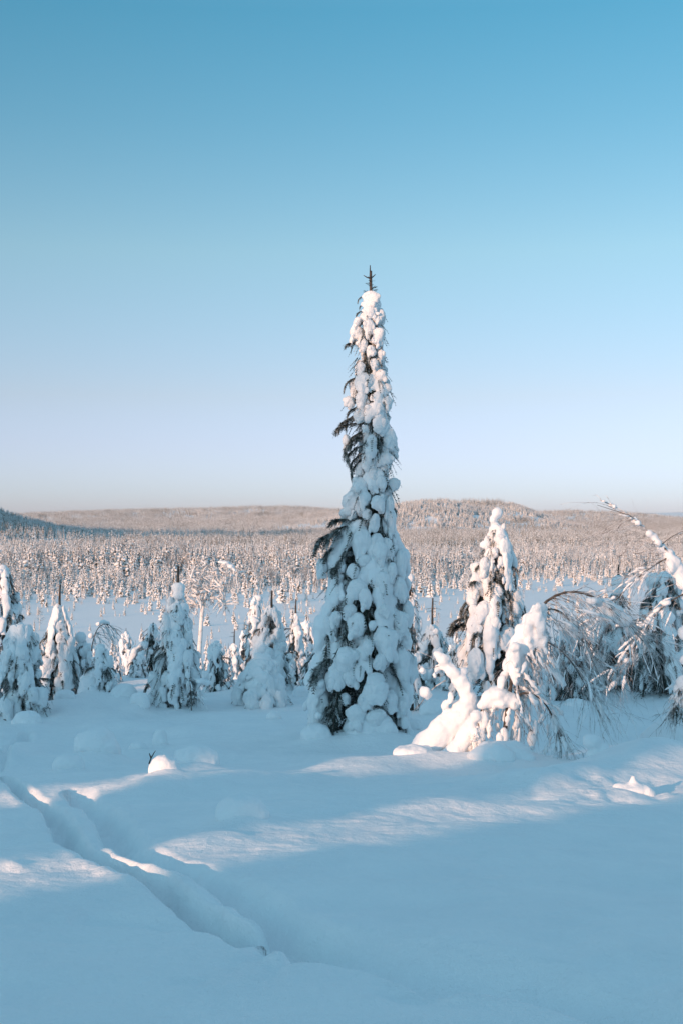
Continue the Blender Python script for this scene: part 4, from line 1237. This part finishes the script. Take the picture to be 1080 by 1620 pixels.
LIT_GAPS = [(-10.35, 0.38, -1.6, 1.5), (-5.98, 0.36, -1.6, 0.6), (-13.15, 0.16, 0.15, 0.75), (-23.3, 0.35, 0.2, 2.5), (-16.4, 0.25, 1.6, 6)]
def top_allowed(u):
    return np.interp(u, [-60, -27, -25.5, -24, -23, -17, -16.6, -15.5, -15.25, -15.0, -13.0, -12.6, -11.0, -10.4, -9.4, -9.0, -7, -3, 0, 8, 20],
                     [-3.0, -3.0, -1.0, 2.2, 2.6, 2.8, 2.6, 2.4, 3.4, 6.0, 5.6, 3.4, 2.4, 2.0, 2.1, 2.6, 2.6, 2.8, 3, 4, 4])
def build_wood():
    rg = np.random.default_rng(77)
    us = np.arange(-25, 4, 0.12); vs_ = np.arange(-3.4, 6.2, 0.12)
    U, V = np.meshgrid(us, vs_)
    need = (V < top_allowed(U) - 0.25) & (U > -24.5)
    forbid = V > top_allowed(U) + 0.35
    for gu, hw, v0, v1 in LIT_GAPS:
        m = (np.abs(U - gu) < hw) & (V > v0) & (V < v1)
        forbid |= m
        need &= ~((np.abs(U - gu) < hw + 0.25) & (V > v0 - 0.2) & (V < v1 + 0.2))
    cover = np.zeros_like(need)
    chosen = []
    fixed = [(-14.6, -34, 5.6), (-14.05, -40, 5.9), (-13.55, -37, 5.6), (-7.0, -31, 1.6), (-9.15, -36, 2.0), (-8.3, -33, 2.4)]      # old spruces whose shade falls on the tall one and the mounds
    for it in range(-6, 9000):
        u = rg.uniform(-27, 5); s = -rg.uniform(24, 62)
        if it < 0: u, s, ft = fixed[it]
        x, y = u * E_U + s * E_S
        if y > -7: continue
        gnd = EYE + base_rel(y) - 0.1
        v0 = gnd - EYE + s * TAN
        ta = float(top_allowed(u))
        H = min(ta - v0 + rg.uniform(-0.6, 0.2), rg.uniform(7, 19)) if it < 5000 else rg.uniform(3, max(3.2, ta - v0))
        if it < 0: H = ft - v0
        if H < 3: continue
        W = H * (0.135 if it < 0 else rg.uniform(0.085, 0.14))
        t = (V - v0) / H
        half = np.where((t > 0.04) & (t < 1), W * 0.97 * np.clip(1 - np.clip(t, 0, 1) ** 1.15, 0, 1) ** 0.75 + 0.1, 0)
        tree = np.abs(U - u) < half
        if it >= 0 and (tree & forbid).sum() > 2: continue
        core = np.abs(U - u) < half * 0.72
        gain = (core & need & ~cover).sum()
        if it >= 0 and gain < 12: continue
        cover |= core
        chosen.append((x, y, gnd, H, W))
        if (need & ~cover).sum() < 0.006 * need.sum(): break
    protos = []
    for i in range(4):
        g, ms = conifer_proto(900 + i, 1.0, 0.12, 26, 9, 0.0, 0.75, sub=1, trunk_show=0.03, sag=0.9)
        protos.append((*g.arr(), np.concatenate(g.m)))
    G = Geo()
    for n, (x, y, z, H, W) in enumerate(chosen):
        v, f, m = protos[n % 4]
        q = xf(v, W / 0.12, W / 0.12, H, rg.uniform(0, 6.28), (x, y, z))
        G.add(q, f, 0); G.m[-1] = m.copy()
    o = link('spruce_wood', G.mesh('spruce_wood', [M_BARK, M_NEEDLE, M_SNOW]))
    tag(o, 'dense snowy spruce wood on the rise behind the viewer', 'wood', kind='stuff')
build_wood()

# ------------------------------------------------------------------ the bog and the forest beyond it
PROTO = []
for i in range(7):
    H = 1.0
    W = [0.15, 0.12, 0.17, 0.10, 0.135, 0.19, 0.11][i]
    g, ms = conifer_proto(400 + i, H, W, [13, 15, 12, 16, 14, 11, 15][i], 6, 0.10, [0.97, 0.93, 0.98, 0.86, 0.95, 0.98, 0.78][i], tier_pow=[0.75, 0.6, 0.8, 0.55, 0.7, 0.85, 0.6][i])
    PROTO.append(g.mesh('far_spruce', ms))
# bare frosted birches
def far_birch(seed):
    rg = np.random.default_rng(seed); g = Geo()
    v, f = tube([(0, 0, -0.05), (rg.normal(0, .02), 0, 0.5), (rg.normal(0, .03), 0, 0.95)], [0.016, 0.012, 0.004], 4); g.add(v, f, 0)
    for k in range(150):
        t = rg.uniform(0.25, 0.97); a = rg.uniform(0, 6.28); L = rg.uniform(0.06, 0.16) * (1.2 - t * 0.6)
        b = np.array([0, 0, t]) + np.array([math.cos(a), math.sin(a), 0]) * rg.uniform(0, 0.16) * (1.1 - t) * 1.2
        dv = np.array([math.cos(a), math.sin(a), rg.uniform(-0.1, 1.0)]); e = b + dv * L
        s = np.array([-math.sin(a), math.cos(a), 0.3]) * rg.uniform(0.006, 0.013)
        g.add([b - s, b + s, e + s * .4, e - s * .4], np.array([[0, 1, 2, 3]]), 1 if rg.random() < 0.55 else 2)
    return g.mesh('far_birch', [M_BIRCH, M_TWIG, M_FROST])
BPROTO = [far_birch(600 + i) for i in range(3)]

# points: bog trees
def in_view(x, y, m=0.02):
    return np.abs(x) < (540 / FPX + m) * y + 2
pts = []   # x, y, height, kind, width factor
r2 = np.random.default_rng(5)
def scatter(n, y0, y1):
    y = np.sqrt(r2.uniform(y0 ** 2, y1 ** 2, n)); x = r2.uniform(-1, 1, n) * (0.27 + 0.02) * y
    return x, y
def edge(x):   # where the forest starts, metres ahead
    px = x / 400 * FPX + 540
    return np.interp(px, [-50, 150, 300, 450, 640, 760, 850, 950, 1100], [375, 385, 395, 430, 430, 470, 500, 505, 480]) + 14 * noise2(x / 25, x * 0 + 0.3, 8)
x, y = scatter(14000, 175, 520)
e = edge(x)
dens = 0.05 + 0.24 * (1 - sstep(50, 150, e - y)) + 0.30 * (1 - sstep(5, 80, e - y)) + 0.4 * (1 - sstep(0, 25, e - y)) + 0.16 * (noise2(x / 22, y / 40, 9) > 0.25) * sstep(-60, -10, -(x + 0.1 * y)) + 0.09 * (noise2(x / 12, y / 30, 19) > 0.3)
keep = (y < e) & (r2.random(len(x)) < dens)
for a, b in zip(x[keep], y[keep]):
    ee = float(edge(np.array([a]))[0]); near = 1 - min(1, (ee - b) / 120)
    h = r2.gamma(2.8, 1.05) * (0.55 + 0.95 * near)
    if h < 0.3: h = 0.3
    pts.append((a, b, min(h, 6.5), 'bog'))
nbog = len(pts)
x, y = scatter(25000, 360, 900)
e = edge(x)
cl = noise2(x / 40, y / 55, 29)
keep = (y > e) & (r2.random(len(x)) < np.clip(0.60 + 0.6 * cl, 0.18, 1))
for a, b, c in zip(x[keep], y[keep], cl[keep]):
    left = 1.0 if a < 0.02 * b else 0.78
    h = r2.normal(6.5, 1.9) * left * (1 + 0.25 * c) * (1 - 0.25 * min(1, max(0, (b - 480) / 250)))
    if r2.random() < 0.05: h *= 1.35
    pts.append((a, b, float(np.clip(h, 2.2, 13)), 'forest'))
P = np.array([(p[0], p[1], p[2]) for p in pts]); K = np.array([0 if p[3] == 'bog' else 1 for p in pts])
Z = ground(P[:, 0], P[:, 1], False)
size = P[:, 2] / P[:, 1]
order = np.argsort(-size)
bog_i = [i for i in order if K[i] == 0][:300]
for_i = [i for i in order if K[i] == 1 and P[i, 1] < 560][:0]
single = set(bog_i)
for n, i in enumerate(bog_i):
    birch = r2.random() < 0.08
    me = BPROTO[int(r2.integers(0, 3))] if birch else PROTO[int(r2.integers(0, 7))]
    o = link('bog_birch' if birch else 'bog_spruce', me)
    h = P[i, 2]
    w = h * r2.uniform(0.95, 1.5)
    o.location = (P[i, 0], P[i, 1], Z[i] - 0.02 * h)
    o.scale = (w, w, h); o.rotation_euler = (r2.normal(0, 0.03), r2.normal(0, 0.03), r2.uniform(0, 6.28))
    if birch: tag(o, 'small frosted birch standing out on the open frozen bog', 'birch tree', 'frosted birches on the frozen bog')
    else: tag(o, 'small snowy spruce standing out on the open frozen bog', 'spruce tree', 'small spruces scattered over the frozen bog')

# the rest of the forest: instanced as one mass
pc = bpy.data.collections.new('forest_kinds')
for i, me in enumerate(PROTO + BPROTO):
    o = bpy.data.objects.new('kind_%02d' % i, me); pc.objects.link(o)
# clumps of far trees for the hills
for i in range(4):
    rg = np.random.default_rng(700 + i); G = Geo()
    for k in range(6):
        g, ms = conifer_proto(7000 + 20 * i + k, rg.uniform(4.5, 9.0), rg.uniform(0.75, 1.15), 5, 4, 0.06, 1.0 if i < 2 else 0.45, sub=1, sag=0.8)
        v, f = g.arr()
        G.add(v + (rg.uniform(-6, 6), rg.uniform(-6, 6), 0), f, 0); G.m[-1] = np.concatenate(g.m)
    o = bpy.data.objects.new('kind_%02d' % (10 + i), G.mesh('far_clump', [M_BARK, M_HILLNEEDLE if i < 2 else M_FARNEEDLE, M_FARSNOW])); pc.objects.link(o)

g, ms = conifer_proto(790, 1.0, 0.13, 15, 7, 0.05, 0.40)       # darker spruces with little snow, standing in for shade on the left hill
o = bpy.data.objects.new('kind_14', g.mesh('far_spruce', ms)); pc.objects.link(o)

def instancer(name, co, sc3, rot, kind, label):
    me = bpy.data.meshes.new(name)
    me.vertices.add(len(co)); me.vertices.foreach_set('co', np.asarray(co, np.float32).ravel())
    a = me.attributes.new('scl', 'FLOAT_VECTOR', 'POINT'); a.data.foreach_set('vector', np.asarray(sc3, np.float32).ravel())
    a = me.attributes.new('rot', 'FLOAT_VECTOR', 'POINT'); a.data.foreach_set('vector', np.asarray(rot, np.float32).ravel())
    a = me.attributes.new('knd', 'INT', 'POINT'); a.data.foreach_set('value', np.asarray(kind, np.int32))
    o = link(name, me)
    gt = bpy.data.node_groups.new(name, 'GeometryNodeTree')
    gt.interface.new_socket('Geometry', in_out='INPUT', socket_type='NodeSocketGeometry')
    gt.interface.new_socket('Geometry', in_out='OUTPUT', socket_type='NodeSocketGeometry')
    N = gt.nodes.new
    gi, go = N('NodeGroupInput'), N('NodeGroupOutput')
    ci = N('GeometryNodeCollectionInfo'); ci.inputs['Collection'].default_value = pc
    ci.inputs['Separate Children'].default_value = True; ci.inputs['Reset Children'].default_value = True
    ip = N('GeometryNodeInstanceOnPoints'); ip.inputs['Pick Instance'].default_value = True
    def attr(nm, ty):
        q = N('GeometryNodeInputNamedAttribute'); q.data_type = ty; q.inputs['Name'].default_value = nm
        return [s for s in q.outputs if s.enabled and s.name == 'Attribute'][0]
    L = gt.links.new
    L(gi.outputs[0], ip.inputs['Points']); L(ci.outputs[0], ip.inputs['Instance'])
    L(attr('knd', 'INT'), ip.inputs['Instance Index']); L(attr('scl', 'FLOAT_VECTOR'), ip.inputs['Scale'])
    er = N('FunctionNodeEulerToRotation'); L(attr('rot', 'FLOAT_VECTOR'), er.inputs[0]); L(er.outputs[0], ip.inputs['Rotation'])
    L(ip.outputs[0], go.inputs[0])
    o.modifiers.new('scatter', 'NODES').node_group = gt
    tag(o, label, 'forest', kind='stuff')
    return o

rest = np.array([i for i in range(len(P)) if i not in single])
n = len(rest)
kd = np.where(r2.random(n) < np.where(noise2(P[rest, 0] / 30, P[rest, 1] / 50, 33) > 0.1, 0.22, 0.06), r2.integers(7, 10, n), r2.integers(0, 7, n))
h = P[rest, 2]; w = h * r2.uniform(1.05, 1.65, n)
rot = np.stack([r2.normal(0, 0.025, n), r2.normal(0, 0.025, n), r2.uniform(0, 6.28, n)], 1)
instancer('snowy_forest', np.stack([P[rest, 0], P[rest, 1], Z[rest] - 0.02 * h], 1), np.stack([w, w, h], 1), rot, kd, 'wide snowy spruce forest filling the flat land beyond the bog')
# hills
y = np.sqrt(r2.uniform(850.0 ** 2, 6200.0 ** 2, 90000)); x = r2.uniform(-1, 1, len(y)) * 0.30 * y
d_ = 0.72 + 0.5 * noise2(x / 40, y / 90, 51)
keep = r2.random(len(y)) < d_ * np.where(y < 2200, 1.0, np.where(y < 3800, 0.9, 0.7)) 
x, y = x[keep], y[keep]; n = len(x)
gx = (ground(x + 3, y, False) - ground(x - 3, y, False)) / 6; gy = (ground(x, y + 3, False) - ground(x, y - 3, False)) / 6
steep = np.hypot(gx, gy) > 0.13
sx, sy = np.repeat(x[steep], 9), np.repeat(y[steep], 9)
sx = sx + r2.uniform(-8, 8, len(sx)); sy = sy + r2.uniform(-8, 8, len(sy)); m = len(sx)
x, y = x[~steep], y[~steep]; n = len(x)
hh = r2.uniform(5.0, 10.5, m); ww = hh * r2.uniform(1.0, 1.6, m)
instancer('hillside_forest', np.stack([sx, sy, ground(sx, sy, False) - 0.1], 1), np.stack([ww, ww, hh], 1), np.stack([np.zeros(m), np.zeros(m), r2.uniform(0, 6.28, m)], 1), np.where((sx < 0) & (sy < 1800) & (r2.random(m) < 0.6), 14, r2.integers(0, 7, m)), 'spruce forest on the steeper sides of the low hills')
z = ground(x, y, False)
s = r2.uniform(0.8, 1.45, n) * np.where(y > 2500, 1.35, 1.0)
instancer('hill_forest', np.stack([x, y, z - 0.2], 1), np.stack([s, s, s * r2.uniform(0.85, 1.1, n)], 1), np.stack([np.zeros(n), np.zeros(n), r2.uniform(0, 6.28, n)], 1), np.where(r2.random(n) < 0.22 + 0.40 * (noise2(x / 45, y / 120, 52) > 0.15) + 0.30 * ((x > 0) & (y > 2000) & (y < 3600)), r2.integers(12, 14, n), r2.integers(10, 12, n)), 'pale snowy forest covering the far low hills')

# ------------------------------------------------------------------ the thin frosty air
def haze():
    x0, x1, y0, y1, z0, z1 = -18500, 18500, -18500, 18500, BOG - 3, 175
    v = [(x, y, z) for z in (z0, z1) for y in (y0, y1) for x in (x0, x1)]
    f = [(0, 2, 3, 1), (4, 5, 7, 6), (0, 1, 5, 4), (2, 6, 7, 3), (0, 4, 6, 2), (1, 3, 7, 5)]
    m = bpy.data.materials.new('haze'); m.use_nodes = True
    nt = m.node_tree; nt.nodes.clear()
    out = nt.nodes.new('ShaderNodeOutputMaterial'); pv = nt.nodes.new('ShaderNodeVolumePrincipled')
    pv.inputs['Color'].default_value = (0.90, 0.94, 1.0, 1)
    pv.inputs['Density'].default_value = 0.00002
    pv.inputs['Anisotropy'].default_value = 0.0
    nt.links.new(pv.outputs[0], out.inputs['Volume'])
    o = link('haze', mesh('haze', v, f, m, smooth=False))
    tag(o, 'thin pale frosty haze over the plain and hills', 'haze', kind='stuff')
haze()
